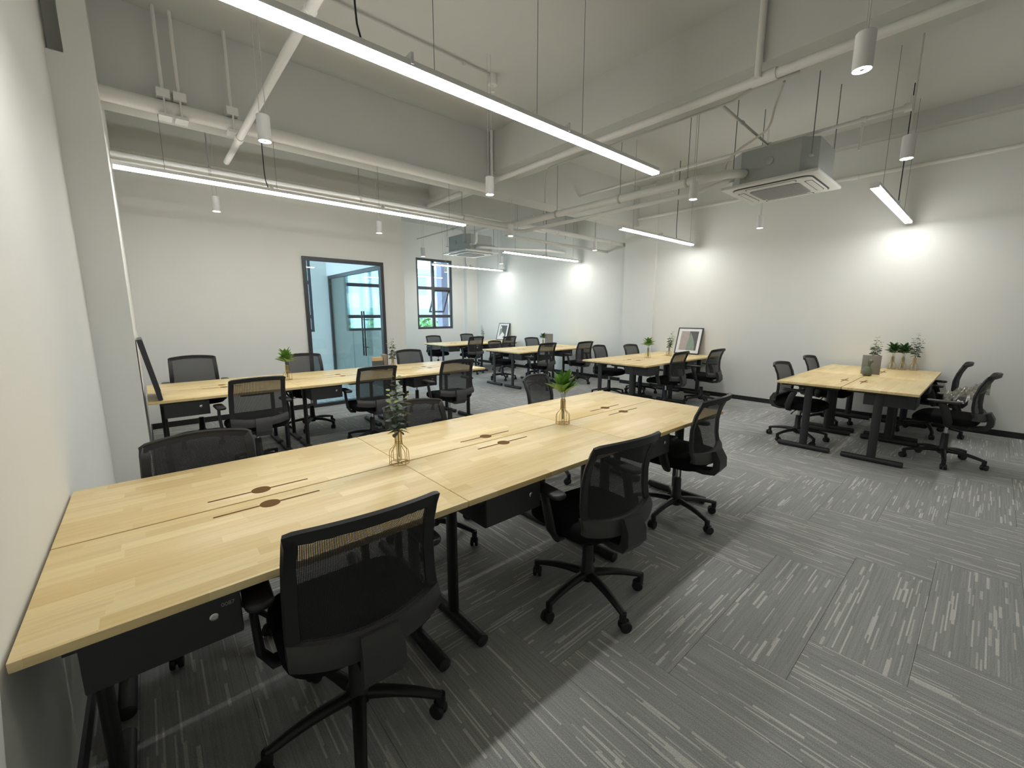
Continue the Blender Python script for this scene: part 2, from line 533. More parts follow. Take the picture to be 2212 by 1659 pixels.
# glazed opening into the meeting room (window_4)
def frame_xz(x0, x1, z0, z1, y0, y1, w):
    m = MB()
    m.box((x0, y0, z0), (x0 + w, y1, z1)).box((x1 - w, y0, z0), (x1, y1, z1))
    m.box((x0 + w, y0, z1 - w), (x1 - w, y1, z1)).box((x0 + w, y0, z0), (x1 - w, y1, z0 + w))
    return m
w4 = tag(thing('window_4', 'tall black framed glass screen looking into the meeting room', 'glass screen', (0, 0, 0)), kind='structure')
frame_xz(2.23, 3.53, 0.0, 2.37, YB - 0.03, YB + 0.07, 0.055).build('frame', 'frame_dark', w4, 0)
box((2.285, YB + 0.015, 0.055), (3.475, YB + 0.027, 2.315)).build('pane', 'partition_glass', w4, 0)

# partition with double glass door (door_1)
d1 = tag(thing('door_1', 'glass partition with black framed double glass door inside the meeting room', 'glass door', (0, 0, 0)), kind='structure')
m = MB()
m.box((XP - 0.08, YB + 0.1, 2.35), (XP - 0.02, YW, 2.42))
m.build('top_rail', 'frame_dark', d1, 0)
for y in (YB + 0.1, YW - 0.065):
    box((XP - 0.08, y, 0), (XP - 0.02, y + 0.065, 2.35)).build('post', 'frame_dark', d1, 0)
ys = [YB + 0.165, 6.72, 7.50, 8.28, YW - 0.065]
for a, b in zip(ys[:-1], ys[1:]):
    box((XP - 0.056, a + 0.003, 0.02), (XP - 0.044, b - 0.003, 2.35)).build('pane', 'partition_glass', d1, 0)
for s, y in ((-1, 7.44), (1, 7.56)):
    h = MB().tube([(XP - 0.11, y, 0.62), (XP - 0.11, y, 1.56)], 0.016, 10)
    for z in (0.80, 1.38):
        h.tube([(XP - 0.11, y, z), (XP - 0.05, y, z)], 0.008, 8)
    h.build('handle', 'black_metal', d1)

# windows
def window(name, x0, x1, label, zs=(1.44, 2.25), sash=False):
    w = tag(thing(name, label, 'window', (0, 0, 0)), kind='structure')
    ya, yb = YW + 0.03, YW + 0.09
    frame_xz(x0, x1, Z0, Z1, ya, yb, 0.065).build('window_frame', 'window_metal', w, 0)
    xm = (x0 + x1) / 2 - 0.04
    box((xm - 0.042, ya, Z0 + 0.05), (xm + 0.042, yb, Z1 - 0.05)).build('mullion', 'window_metal', w, 0)
    zl = [Z0 + 0.05] + [z for z in zs] + [Z1 - 0.05]
    for z in zs:
        for a, b in ((x0 + 0.065, xm - 0.042), (xm + 0.042, x1 - 0.065)):
            box((a, ya, z - 0.042), (b, yb, z + 0.042)).build('rail', 'window_metal', w, 0)
    for c, (a, b) in enumerate(((x0 + 0.065, xm - 0.042), (xm + 0.042, x1 - 0.065))):
        for r in range(3):
            za = zl[r] + (0.042 if r else 0)
            zb = zl[r + 1] - (0.042 if r < 2 else 0)
            if sash and c == 1 and r == 1:
                s = frame_xz(a + 0.004, b - 0.004, za - zb, 0.0, -0.02, 0.02, 0.04).build('open_sash', 'window_metal', w, 0)
                s.location = (0, (ya + yb) / 2 + 0.02, zb)
                s.rotation_euler = (math.radians(27), 0, 0)
                box((a + 0.044, -0.004, za - zb + 0.04), (b - 0.044, 0.004, -0.04)).build('sash_pane', 'window_glass', s, 0)
            else:
                box((a, (ya + yb) / 2 - 0.004, za), (b, (ya + yb) / 2 + 0.004, zb)).build('pane', 'window_glass', w, 0)
    return w
window('window_1', *WINS[0], 'dark metal window with one tilted open sash', sash=True)
window('window_2', *WINS[1], 'dark metal window seen through the meeting room glass')
window('window_3', *WINS[2], 'dark metal window inside the meeting room at the left edge of the glass screen')

# ------------------------------------------------------------------ outside
o = box((-40, 10.4, -5.2), (80, 120, -5.0)).build('ground', 'ground', None, 0)
tag(o, 'pale ground outside far below the windows', 'ground', kind='structure')
def building(name, label, x0, x1, y, z0, z1, floors, bays):
    b = thing(name, label, 'building', ((x0 + x1) / 2, y, z0))
    w = x1 - x0; h = z1 - z0
    box((-w / 2, 0, 0), (w / 2, 6, h)).build('wall', 'facade_white', b, 0)
    fh = h / floors
    for f in range(floors):
        z = f * fh
        box((-w / 2, -0.35, z + fh * 0.86), (w / 2, 0, z + fh)).build('green_band', 'facade_green', b, 0)
        box((-w / 2, -0.25, z), (w / 2, 0, z + fh * 0.28)).build('parapet', 'facade_white', b, 0)
        bw = w / bays
        for i in range(bays):
            x = -w / 2 + (i + 0.15) * bw
            wd = box((x, -0.05, z + fh * 0.34), (x + bw * 0.7, 0.0, z + fh * 0.80)).build('window', 'facade_glass', b, 0)
    return b
building('office_building', 'white office block with pale green floor bands beyond the windows', 6, 30, 34, -5.0, 5.6, 3, 8)
lb = thing('outer_pillar', 'lilac grey outer wall fin visible in the right window panes', 'pillar', (7.56, 10.4, -5))
box((0, 0, 0), (1.6, 0.3, 12)).build('wall', 'facade_lilac', lb, 0)
for z in (3.0, 5.9, 8.8):
    box((-0.02, -0.02, z), (1.62, 0.32, z + 0.08)).build('ledge', 'facade_white', lb, 0)
def tree(x, y, h, r, label):
    t = thing('tree', label, 'tree', (x, y, -5), 0, 'trees outside the windows')
    MB().tube([(0, 0, 0), (0.1, 0, h * 0.5), (0, 0, h - r)], [0.22, 0.16, 0.1], 8).build('trunk', 'bark', t)
    m = MB()
    rg = random.Random(int(x * 10))
    for i in range(420):
        d = Vector((rg.gauss(0, 1), rg.gauss(0, 1), rg.gauss(0, 1))).normalized() * (r * (0.55 + 0.5 * rg.random()))
        c = Vector((0, 0, h - r * 0.9)) + Vector((d.x, d.y, d.z * 0.85))
        a, b = d.orthogonal().normalized() * 0.26, d.cross(d.orthogonal()).normalized() * 0.20
        nn = d.normalized() * 0.1
        m.add([c - a, c - b + nn, c + a, c + b + nn], [(0, 1, 2, 3)])
    m.build('crown', 'tree_leaf', t, 0, False)
tree(14.9, 25, 6.5, 1.8, 'bushy green tree left of centre in the main window')
tree(18.6, 26.5, 6.3, 1.5, 'bushy green tree right of centre in the main window')
tree(10.6, 24, 6.5, 1.7, 'bushy green tree seen through the meeting room glass')

# ------------------------------------------------------------------ desks
L, WD = 1.2, 0.588
DESK_MESH = {}
def desk_meshes():
    D = DESK_MESH
    m = MB().slab(-0.5985, 0.5985, -0.2905, 0.2905, 0.725, 0.750, 0.004, 0.002, 2)
    D['tabletop'] = m.mesh('tabletop', 'beech_block', 30)
    m = MB()
    m.slab(-0.185, -0.03, 0.2036, 0.2144, 0.7494, 0.7506, 0.003, 0.0002, 2)
    m.slab(0.03, 0.185, 0.2036, 0.2144, 0.7494, 0.7506, 0.003, 0.0002, 2)
    m.lathe([(0.036, 0.7494), (0.036, 0.7507), (0.033, 0.7509)], (0, 0.209), 24)
    D['cable_slot'] = m.mesh('cable_slot', 'slot_brown', 30)
    m = MB()
    # leg: oval post, foot tube, top bracket
    def oval(z):
        return [(0.020 * math.cos(2 * PI * k / 14), 0.037 * math.sin(2 * PI * k / 14), z) for k in range(14)]
    m.rings([oval(0.02), oval(0.70)])
    D['leg'] = m.mesh('leg', 'desk_steel', 40)
    D['foot'] = MB().tube([(0, -0.245, 0.03), (0, -0.24, 0.03), (0, 0.24, 0.03), (0, 0.245, 0.03)], [0.022, 0.029, 0.029, 0.022], 12, False, [0.02, 0.028, 0.028, 0.02]).mesh('foot', 'desk_steel', 50)
    D['bracket'] = MB().box((-0.025, -0.26, 0.70), (0.025, 0.26, 0.725)).mesh('bracket', 'desk_steel', 0)
    D['crossbar'] = MB().box((-0.475, -0.03, 0.685), (0.475, 0.03, 0.715)).mesh('crossbar', 'desk_steel', 0)
    D['drawer_box'] = MB().slab(-0.5, -0.175, -0.265, 0.12, 0.585, 0.725, 0.004, 0.002, 2).mesh('drawer_box', 'desk_steel', 30)
    D['drawer_front'] = MB().box((-0.497, -0.270, 0.588), (-0.178, -0.2655, 0.716)).mesh('drawer_front', 'desk_steel', 0)
    lk = MB().lathe([(0.011, 0), (0.011, 0.004), (0.008, 0.006), (0.004, 0.006)], (0, 0), 16)
    D['lock'] = lk.xf(Matrix.Translation((-0.24, -0.270, 0.665)) @ Matrix.Rotation(PI / 2, 4, 'X')).mesh('lock', 'chrome', 40)
desk_meshes()
def desk(x, y, flip, label, group):
    """x,y is the centre of the desk; flip turns the sitter's side to +Y"""
    D = DESK_MESH
    t = thing('desk', label, 'desk', (x, y, 0), PI if flip else 0, group)
    tp = part('tabletop', D['tabletop'], t)
    part('cable_slot', D['cable_slot'], tp)
    for sx in (-0.5, 0.5):
        lg = part('leg', D['leg'], t, (sx, 0, 0))
        part('foot', D['foot'], lg)
        part('bracket', D['bracket'], lg)
    part('crossbar', D['crossbar'], t)
    db = part('drawer_box', D['drawer_box'], t)
    part('drawer_front', D['drawer_front'], db)
    part('lock', D['lock'], db)
    return t
ORD = ['first', 'second', 'third']
ROWS = {}
def row(x0, y0, n, where, group):
    for i in range(n):
        for fl_ in (0, 1):
            side = 'far side' if fl_ else 'near side'
            lab = where(i, fl_)
            ROWS[(group, i, fl_)] = desk(x0 + L * (i + 0.5), y0 + WD * (0.5 + fl_), fl_, lab, group)
def w_front(i, f):
    s = 'back' if f else 'front'
    return ['wooden desk at the left wall in the nearest row, %s half', 'middle wooden desk of the nearest row between the two vases, %s half', 'wooden desk at the open right end of the nearest row, %s half'][i] % s
row(0.008, 0.0, 3, w_front, 'desks of the nearest row')
def w_second(i, f):
    s = 'glass wall' if f else 'viewer'
    return ['desk of the second row by the left wall, on the side of the %s', 'middle desk of the second row, on the side of the %s', 'glossy desk at the right end of the second row, %s side'][i] % s
row(0.262, 3.343, 3, w_second, 'desks of the second row')
def wfn(name, near, far, endn, endf):
    return lambda i, f: 'wooden desk of %s, %s end, %s side' % (name, endf if i else endn, far if f else near)
row(5.635, -0.921, 2, wfn('the rightmost table by the wall', 'right', 'left', 'aisle', 'wall'), 'desks of the rightmost table')
row(5.70, 1.942, 2, wfn('the table with the large leaning picture', 'right', 'left', 'aisle', 'wall'), 'desks of the table with the large picture')
row(5.772, 4.765, 2, wfn('the table with the grey folder', 'right', 'left', 'aisle', 'wall'), 'desks of the table with the grey folder')
row(5.755, 7.372, 2, wfn('the farthest table by the window', 'right', 'left', 'aisle', 'wall'), 'desks of the farthest table')

# drawer number on the nearest drawer
tx = bpy.data.curves.new('drawer_number', 'FONT')
tx.body = '0087'
tx.size = 0.016
tx.extrude = 0.0002
to = bpy.data.objects.new('tmp_text', tx)
COL.objects.link(to)
bpy.context.view_layer.update()
dg = bpy.context.evaluated_depsgraph_get()
tm = bpy.data.meshes.new_from_object(to.evaluated_get(dg))
bpy.data.objects.remove(to)
tm.materials.clear(); tm.materials.append(MATS['sticker'])
dbx = [c for c in ROWS[('desks of the nearest row', 0, 0)].children if c.name.startswith('drawer_box')][0]
part('drawer_number', tm, dbx, (-0.222, -0.2706, 0.684), (PI / 2, 0, 0))

# ------------------------------------------------------------------ chairs
CM = {}
def back_y(z):
    pts = [(0.44, -0.265), (0.52, -0.235), (0.62, -0.215), (0.72, -0.215), (0.80, -0.230), (0.88, -0.262), (0.96, -0.305)]
    for (z0, y0), (z1, y1) in zip(pts[:-1], pts[1:]):
        if z <= z1:
            t = max(0, (z - z0) / (z1 - z0))
            t = t * t * (3 - 2 * t) * 0.4 + t * 0.6
            return y0 + (y1 - y0) * t
    return pts[-1][1]
def half_w(z):
    return 0.230 - 0.012 * max(0, (z - 0.52) / 0.42)
ZB, ZT = 0.525, 0.925
def bsurf(u, z, dy=0.0, scale=1.0):
    x = u * half_w(z) * scale
    return (x, back_y(z) + 0.045 * (abs(u) ** 2) + dy, z)
def chair_meshes():
    # star legs
    leg = MB()
    n = 8
    path, ra, rb = [], [], []
    for i in range(n + 1):
        t = i / n
        path.append((0.03 + 0.27 * t, 0, 0.125 - 0.035 * t - 0.012 * math.sin(t * PI) * -1))
        ra.append(0.026 - 0.009 * t)
        rb.append(0.022 - 0.009 * t)
    leg.tube(path, ra, 10, False, rb, (0, 0, 1))
    leg.cyl((0.297, 0), 0.017, 0.055, 0.098, 10)
    CM['star_leg'] = leg.mesh('star_leg', 'black_plastic', 50)
    ca = MB()
    for sy in (-0.014, 0.014):
        wl = MB().lathe([(0.012, -0.009), (0.026, -0.009), (0.0285, -0.004), (0.0285, 0.004), (0.026, 0.009), (0.012, 0.009)], (0, 0), 16)
        wl.xf(Matrix.Translation((-0.012, sy, 0.0285)) @ Matrix.Rotation(PI / 2, 4, 'X'))
        ca.add(wl.v, wl.f)
    ca.box((-0.03, -0.005, 0.03), (0.012, 0.005, 0.058))
    CM['caster'] = ca.mesh('caster', 'black_plastic', 40)
    CM['hub'] = MB().lathe([(0.030, 0.085), (0.042, 0.10), (0.042, 0.15), (0.031, 0.165), (0.028, 0.29), (0.024, 0.30)], (0, 0), 18).mesh('hub', 'black_plastic', 40)
    CM['gas_lift'] = MB().cyl((0, 0), 0.0135, 0.29, 0.41, 14).mesh('gas_lift', 'chrome', 40)
    mc = MB().slab(-0.075, 0.075, -0.16, 0.10, 0.385, 0.43, 0.02, 0.006)
    CM['mechanism'] = mc.mesh('mechanism', 'black_plastic', 40)
    CM['lever'] = MB().tube([(0.05, 0.0, 0.40), (0.20, 0.01, 0.395), (0.27, 0.01, 0.375)], [0.005, 0.005, 0.007], 8).mesh('lever', 'black_plastic', 50)
    # seat cushion with waterfall front
    st = MB()
    rings = []
    nu = 28
    def seat_ring(scale, z, droop):
        r = []
        for k in range(nu):
            a = 2 * PI * k / nu
            c, s_ = math.cos(a), math.sin(a)
            p = 0.42
            x = math.copysign(abs(c) ** p, c) * 0.245 * scale
            y = math.copysign(abs(s_) ** p, s_) * 0.235 * scale + 0.015
            zz = z - droop * max(0, (y - 0.10) / 0.15) ** 2
            r.append((x, y, zz))
        return r
    for sc_, z, d in ((0.80, 0.425, 0.012), (0.93, 0.43, 0.016), (0.99, 0.45, 0.02), (1.0, 0.475, 0.022), (0.97, 0.498, 0.025), (0.88, 0.508, 0.025), (0.5, 0.507, 0.02), (0.1, 0.505, 0.0)):
        rings.append(seat_ring(sc_, z, d))
    st.rings(rings)
    CM['seat'] = st.mesh('seat', 'seat_fabric', 60)
    # back mesh
    CM['back_mesh'] = MB().grid(lambda a, b: bsurf(2 * a - 1, ZB + (ZT - 0.012 - ZB + 0.014 * (1 - (2 * a - 1) ** 2)) * b, 0.004, 0.96), 14, 12).mesh('back_mesh', 'chair_mesh', 60, False)
    # frame loop: sides and top
    lp = []
    for i in range(13):
        z = ZB + (ZT - 0.012 - ZB) * i / 12
        lp.append(bsurf(-1, z))
    for i in range(1, 19):
        u = (-1 + 2 * i / 19) * 1.04
        u = max(-0.985, min(0.985, u))
        e = 1 - u * u
        lp.append(bsurf(u, ZT - 0.008 + 0.016 * e))
    for i in range(12, -1, -1):
        z = ZB + (ZT - 0.012 - ZB) * i / 12
        lp.append(bsurf(1, z))
    fr = MB()
    rings = []
    cpt = Vector((0, back_y(0.72), 0.72))
    P_ = [Vector(p) for p in lp]
    for i, p in enumerate(P_):
        t = (P_[min(i + 1, len(P_) - 1)] - P_[max(i - 1, 0)]).normalized()
        inn = Vector((-p.x if abs(p.x) > half_w(p.z) * 0.93 else 0, 0, -1.0 if p.z > ZT - 0.03 else 0))
        if inn.length < 1e-4: inn = Vector((-p.x, 0, 0))
        inn = (inn - t * inn.dot(t)).normalized()
        nb = t.cross(inn).normalized()
        w_, h_ = 0.030, 0.011
        rings.append([p - nb * h_ - inn * 0.004, p - nb * h_ * 0.6 + inn * w_, p + nb * h_ * 0.6 + inn * w_, p + nb * h_ - inn * 0.004, p - inn * 0.010])
    fr.rings(rings)
    CM['back_frame'] = fr.mesh('back_frame', 'black_plastic', 50)
    # lower band
    bd = MB()
    def band(a, b, off):
        u = 2 * a - 1
        zlow = 0.478 + 0.02 * abs(u) ** 3
        zhi = 0.545 + 0.025 * abs(u) ** 2
        z = zlow + (zhi - zlow) * b
        x = u * 0.236
        return (x, back_y(max(z, 0.47)) + 0.05 * u * u + off - 0.012 * math.sin(PI * b), z)
    na, nb_ = 16, 5
    g1 = [[band(i / na, j / nb_, -0.016) for i in range(na + 1)] for j in range(nb_ + 1)]
    g2 = [[band(i / na, j / nb_, 0.016) for i in range(na + 1)] for j in range(nb_ + 1)]
    bd.rings([[g1[j][i] for j in range(nb_ + 1)] + [g2[j][i] for j in range(nb_, -1, -1)] for i in range(na + 1)])
    CM['lumbar_band'] = bd.mesh('lumbar_band', 'grey_plastic', 45)
    # spine bracket
    sp = MB()
    path = [(0, -0.262, 0.555, 0.058, 0.014), (0, -0.285, 0.50, 0.064, 0.022), (0, -0.285, 0.44, 0.066, 0.024), (0, -0.262, 0.405, 0.06, 0.020), (0, -0.20, 0.392, 0.052, 0.016), (0, -0.12, 0.395, 0.05, 0.014)]
    nrm = [(0.35, 1), (0.05, 1), (-0.1, 1), (-0.7, 0.7), (-1, 0.1), (-1, 0)]
    rings = []
    for (x, y, z, w_, t_), (nz_, ny_) in zip(path, nrm):
        d = Vector((0, ny_, nz_)).normalized() if False else Vector((0, ny_, -nz_)).normalized()
        c = Vector((x, y, z))
        rings.append([c + Vector((-w_, 0, 0)) - d * t_, c + Vector((w_, 0, 0)) - d * t_, c + Vector((w_ * 0.92, 0, 0)) + d * t_, c + Vector((-w_ * 0.92, 0, 0)) + d * t_])
    sp.rings(rings)
    CM['spine_bracket'] = sp.mesh('spine_bracket', 'grey_plastic', 30)
    # armrest
    ap = MB()
    ap.tube([(0.20, -0.02, 0.415), (0.255, -0.03, 0.42), (0.285, -0.03, 0.47), (0.29, 0.0, 0.58), (0.285, 0.03, 0.645)], [0.024, 0.028, 0.034, 0.032, 0.028], 10, False, [0.014, 0.014, 0.013, 0.012, 0.012], (1, 0, 0))
    CM['arm_post'] = ap.mesh('arm_post', 'arm_plastic', 60)
    CM['arm_pad'] = MB().slab(0.238, 0.315, -0.10, 0.145, 0.642, 0.668, 0.035, 0.010, 6).mesh('arm_pad', 'arm_plastic', 50)
    def mirror(key):
        me = CM[key].copy()
        bm = bmesh.new(); bm.from_mesh(me)
        bmesh.ops.transform(bm, matrix=Matrix.Diagonal((-1, 1, 1, 1)), verts=bm.verts)
        bmesh.ops.reverse_faces(bm, faces=bm.faces)
        bm.to_mesh(me); bm.free()
        CM[key + '_m'] = me
    mirror('arm_post'); mirror('arm_pad')
chair_meshes()

def make_chair():
    t = thing('office_chair', 'chair', 'chair')
    for k in range(5):
        a = 2 * PI * k / 5 + 0.3
        lg = part('star_leg', CM['star_leg'], t, None, (0, 0, a))
        part('caster', CM['caster'], lg, (0.297, 0, 0), (0, 0, 0.6 + k * 1.3))
    part('hub', CM['hub'], t)
    part('gas_lift', CM['gas_lift'], t)
    up_ = []
    up_.append(part('mechanism', CM['mechanism'], t))
    part('lever', CM['lever'], up_[0])
    part('seat', CM['seat'], t)
    bf = part('back_frame', CM['back_frame'], t)
    part('back_mesh', CM['back_mesh'], bf)
    lb_ = part('lumbar_band', CM['lumbar_band'], t)
    part('spine_bracket', CM['spine_bracket'], t)
    for s in ('', '_m'):
        p = part('armrest', CM['arm_post' + s], t)
        part('arm_pad', CM['arm_pad' + s], p)
    return t
proto = make_chair()
first = [True]
UPPER = ('mechanism', 'seat', 'back_frame', 'lumbar_band', 'spine_bracket', 'armrest')
def chair(x, y, rz, dz, label, group, spin=0.0):
    if first[0]:
        c = proto; first[0] = False
    else:
        c = copy_tree(proto)
    c.location = (x, y, 0)
    c.rotation_euler = (0, 0, rz)
    c['label'] = label; c['group'] = group
    for ch in c.children:
        b = ch.name.split('.')[0]
        if b in UPPER:
            ch.location.z = dz
        elif b == 'gas_lift':
            ch.scale.z = 1.0
            ch.location.z = dz
        elif b == 'star_leg':
            ch.rotation_euler.z += spin
    return c
G1, G2, G3, G4, G5, G6 = ['chairs along the nearest row', 'chairs along the second row', 'chairs at the table with the large picture', 'chairs at the table with the grey folder', 'chairs at the farthest table', 'chairs at the rightmost table']
D_ = math.radians
OFF = 0.285
CH = [
 (0.755, 0.075, D_(-3), 0.0, 'black mesh office chair largest in the foreground, seen from behind', G1, 0.35),
 (1.95, -0.02, D_(-6), 0.0, 'black mesh chair at the middle of the nearest row, back to the viewer', G1, 0.1),
 (3.16, 0.115, D_(3), 0.012, 'black mesh chair at the right end of the nearest row, back to the viewer', G1, -0.1),
 (0.455, 1.035, PI, -0.045, 'mesh chair back rising behind the nearest row beside the left wall', G1, 0.2),
 (1.645, 1.035, PI, -0.04, 'mesh chair back partly hidden behind the eucalyptus vase', G1, 0.15),
 (3.11, 1.28, PI + D_(16), -0.02, 'mesh chair back behind the green leafy vase on the nearest row', G1, 0.2),
 (1.03, 3.30, D_(2), -0.01, 'black mesh chair left on the near side of the second row', G2, 0.2),
 (2.215, 3.39, D_(0), -0.01, 'black mesh chair in the middle on the near side of the second row', G2, 0.4),
 (3.16, 3.19, D_(-3), 0.015, 'black mesh chair at the right end on the near side of the second row', G2, 0.0),
 (0.70, 4.70, PI, 0.065, 'black mesh chair facing the viewer behind the left end of the second row', G2, 0.2),
 (1.87, 4.53, PI, 0.03, 'black mesh chair facing the viewer in front of the glass screen', G2, 0.35),
 (3.48, 4.645, PI, -0.01, 'black mesh chair facing the viewer right of the glass screen', G2, 0.1),
 (6.455, 2.03, D_(0), -0.005, 'mesh chair nearest the aisle, right side of the table with the large picture', G3, 0.1),
 (7.20, 1.80, D_(-2), 0.01, 'mesh chair nearest the wall, right side of the table with the large picture', G3, 0.75),
 (6.66, 3.26, PI + D_(8), -0.01, 'mesh chair at the aisle end, left side of the table with the large picture', G3, 0.7),
 (7.355, 3.06, PI, -0.02, 'mesh chair back beside the small leafy vase at the table with the large picture', G3, 0.2),
 (6.23, 4.63, D_(-2), 0.01, 'mesh chair at the aisle end, right side of the table with the grey folder', G4, 0.0),
 (7.38, 4.62, D_(-4), -0.01, 'mesh chair at the wall end, right side of the table with the grey folder', G4, 0.4),
 (6.46, 6.09, PI + D_(10), -0.05, 'mesh chair with its seat showing under the table with the grey folder', G4, 0.3),
 (7.425, 5.90, PI, 0.0, 'mesh chair back left of the grey folder', G4, 0.2),
 (6.51, 7.37, D_(0), 0.02, 'mesh chair with its back to the viewer at the aisle end of the farthest table', G5, 0.1),
 (7.48, 7.23, D_(2), 0.0, 'mesh chair in front of the small leaning picture', G5, 0.4),
 (6.20, 8.48, PI, -0.01, 'mesh chair under the window at the farthest table', G5, 0.0),
 (7.40, 8.62, PI, 0.0, 'mesh chair beside the thin branch at the farthest table', G5, 0.2),
 (6.08, 0.115, PI + D_(-4), -0.02, 'mesh chair at the aisle end, left side of the rightmost table', G6, 0.25),
 (7.27, 0.115, PI + D_(-2), -0.02, 'mesh chair at the wall end, left side of the rightmost table', G6, 0.1),
 (7.585, -0.89, D_(0), -0.01, 'mesh chair at the wall end, right side of the rightmost table', G6, 0.2),
 (6.30, -1.10, D_(-4), 0.0, 'mesh chair draped with clear plastic at the right edge of the picture', G6, 0.15),
]
for c in CH:
    chair(*c)

# ------------------------------------------------------------------ pendant tubes
def tube_light(x0, x1, y, z, label, wires, cords=(), H=H, end_block=0.0):
    t = thing('tube_light', label, 'lamp', ((x0 + x1) / 2, y, z), 0, 'hanging tube lights')
    hl = (x1 - x0) / 2
    hm = MB().box((-hl, -0.0345, 0.019), (hl, 0.0345, 0.048))
    hm.build('housing', 'lamp_white', t, 0)
    e0, e1 = 0.006, 0.006 + end_block          # end caps; wall end gets an added unlit block to weaken the wall hot spot
    for a, b in ((-hl, -hl + e0), (hl - e1, hl)):
        box((a, -0.037, -0.002), (b, 0.037, 0.0185)).build('end_cap', 'lamp_white', t, 0)
    MB().slab(-hl + e0 + 0.0005, hl - e1 - 0.0005, -0.035, 0.035, 0.0, 0.0185, 0.006, 0.005, 3).build('diffuser', 'tube_glow', t, 0)
    for w in wires:
        MB().tube([(w - (x0 + x1) / 2, 0, 0.048), (w - (x0 + x1) / 2, 0, H - z)], 0.0022, 6).build('suspension_wire', 'rod_grey', t)
    for w in cords:
        xx = w - (x0 + x1) / 2
        MB().tube([(xx + 0.02, 0, 0.048), (xx, 0, 0.12), (xx - 0.005, 0, 0.2), (xx - 0.005, 0, H - z)], 0.005, 8).build('power_cord', 'cable_black', t)
    k = int(round((x1 - x0) / 1.2))
    for i in range(1, k):
        x = -hl + (x1 - x0) * i / k
        box((x - 0.008, -0.0365, 0.03), (x + 0.008, 0.0365, 0.085)).build('joint_clip', 'lamp_white', t, 0)
    return t
tube_light(0.28, 3.88, 0.855, 2.71, 'long glowing tube light hanging over the nearest desk row', (0.5, 1.63, 2.40, 2.86), (1.215,))
tube_light(0.252, 3.85, 3.77, 2.71, 'long glowing tube light over the second row, starting at the stepped wall', (0.6, 1.5, 2.6, 3.6), (1.4,), 3.25)
tube_light(5.62, 8.05, -0.39, 2.66, 'short tube light touching the wall over the rightmost table', (6.0, 7.5), (7.0,), H, 0.09)
tube_light(5.67, 7.93, 2.46, 2.71, 'short tube light over the table with the large picture', (6.0, 7.8), (7.3,), H, 0.05)
tube_light(5.87, 8.24, 5.35, 2.71, 'short tube light over the table with the grey folder', (6.2, 8.0), (7.1,), H, 0.09)
tube_light(5.88, 8.24, 8.12, 2.71, 'short tube light in front of the window', (6.2, 8.0), (6.9,), H, 0.09)

# ------------------------------------------------------------------ downlights
def make_down():
    t = thing('downlight', 'x', 'lamp', (0, 0, 0), 0, 'cylinder downlights')
    MB().lathe([(0.036, 0.012), (0.040, 0.0), (0.043, 0.0), (0.043, 0.168), (0.040, 0.172), (0.012, 0.172)], (0, 0), 24).build('housing', 'lamp_white', t)
    MB().lathe([(0.0355, 0.010), (0.0355, 0.014)], (0, 0), 24).build('lens', 'spot_glow', t)
    MB().lathe([(0.012, 0.009), (0.014, 0.0095), (0.010, 0.0005)], (0, 0), 12).build('reflector', 'ac_grille', t)
    m = MB().tube([(-0.02, 0, 0.172), (-0.02, 0, H - 2.70)], 0.0022, 6).tube([(0.02, 0, 0.172), (0.02, 0, H - 2.70)], 0.003, 6)
    m.build('cord', 'conduit_grey', t)
    return t
DL = [(3.18, -0.69, 'cylinder downlight largest at the upper right'), (1.10, 2.29, 'cylinder downlight left, in front of the thick ceiling pipe'),
 (1.11, 4.99, 'cylinder downlight below the left end of the second tube light'), (3.14, 5.00, 'cylinder downlight over the wall right of the glass screen'),
 (3.135, 2.29, 'cylinder downlight under the main pipe at the middle of the ceiling'), (4.885, 1.0, 'cylinder downlight left of the larger ceiling air unit'),
 (5.0, -0.67, 'cylinder downlight right of the larger ceiling air unit'), (7.07, 1.08, 'cylinder downlight hanging below the larger ceiling air unit'),
 (6.98, 3.93, 'cylinder downlight by the shallow wall column'), (4.79, 3.87, 'cylinder downlight at the bend of the insulated pipes'),
 (4.91, 6.83, 'cylinder downlight above the left half of the window'), (6.99, 6.75, 'cylinder downlight right of the smaller ceiling air unit'),
 (7.05, 9.33, 'small cylinder downlight hanging right in front of the window')]
dproto = make_down()
for i, (x, y, lab) in enumerate(DL):
    d = dproto if i == 0 else copy_tree(dproto)
    d.location = (x, y, 2.70)
    if 3.70 < y < 4.05:
        for ch in d.children:
            if ch.name.startswith('cord'):
                ch.scale.z = 0.33; ch.location.z = 0.172 * 0.67
    d['label'] = lab

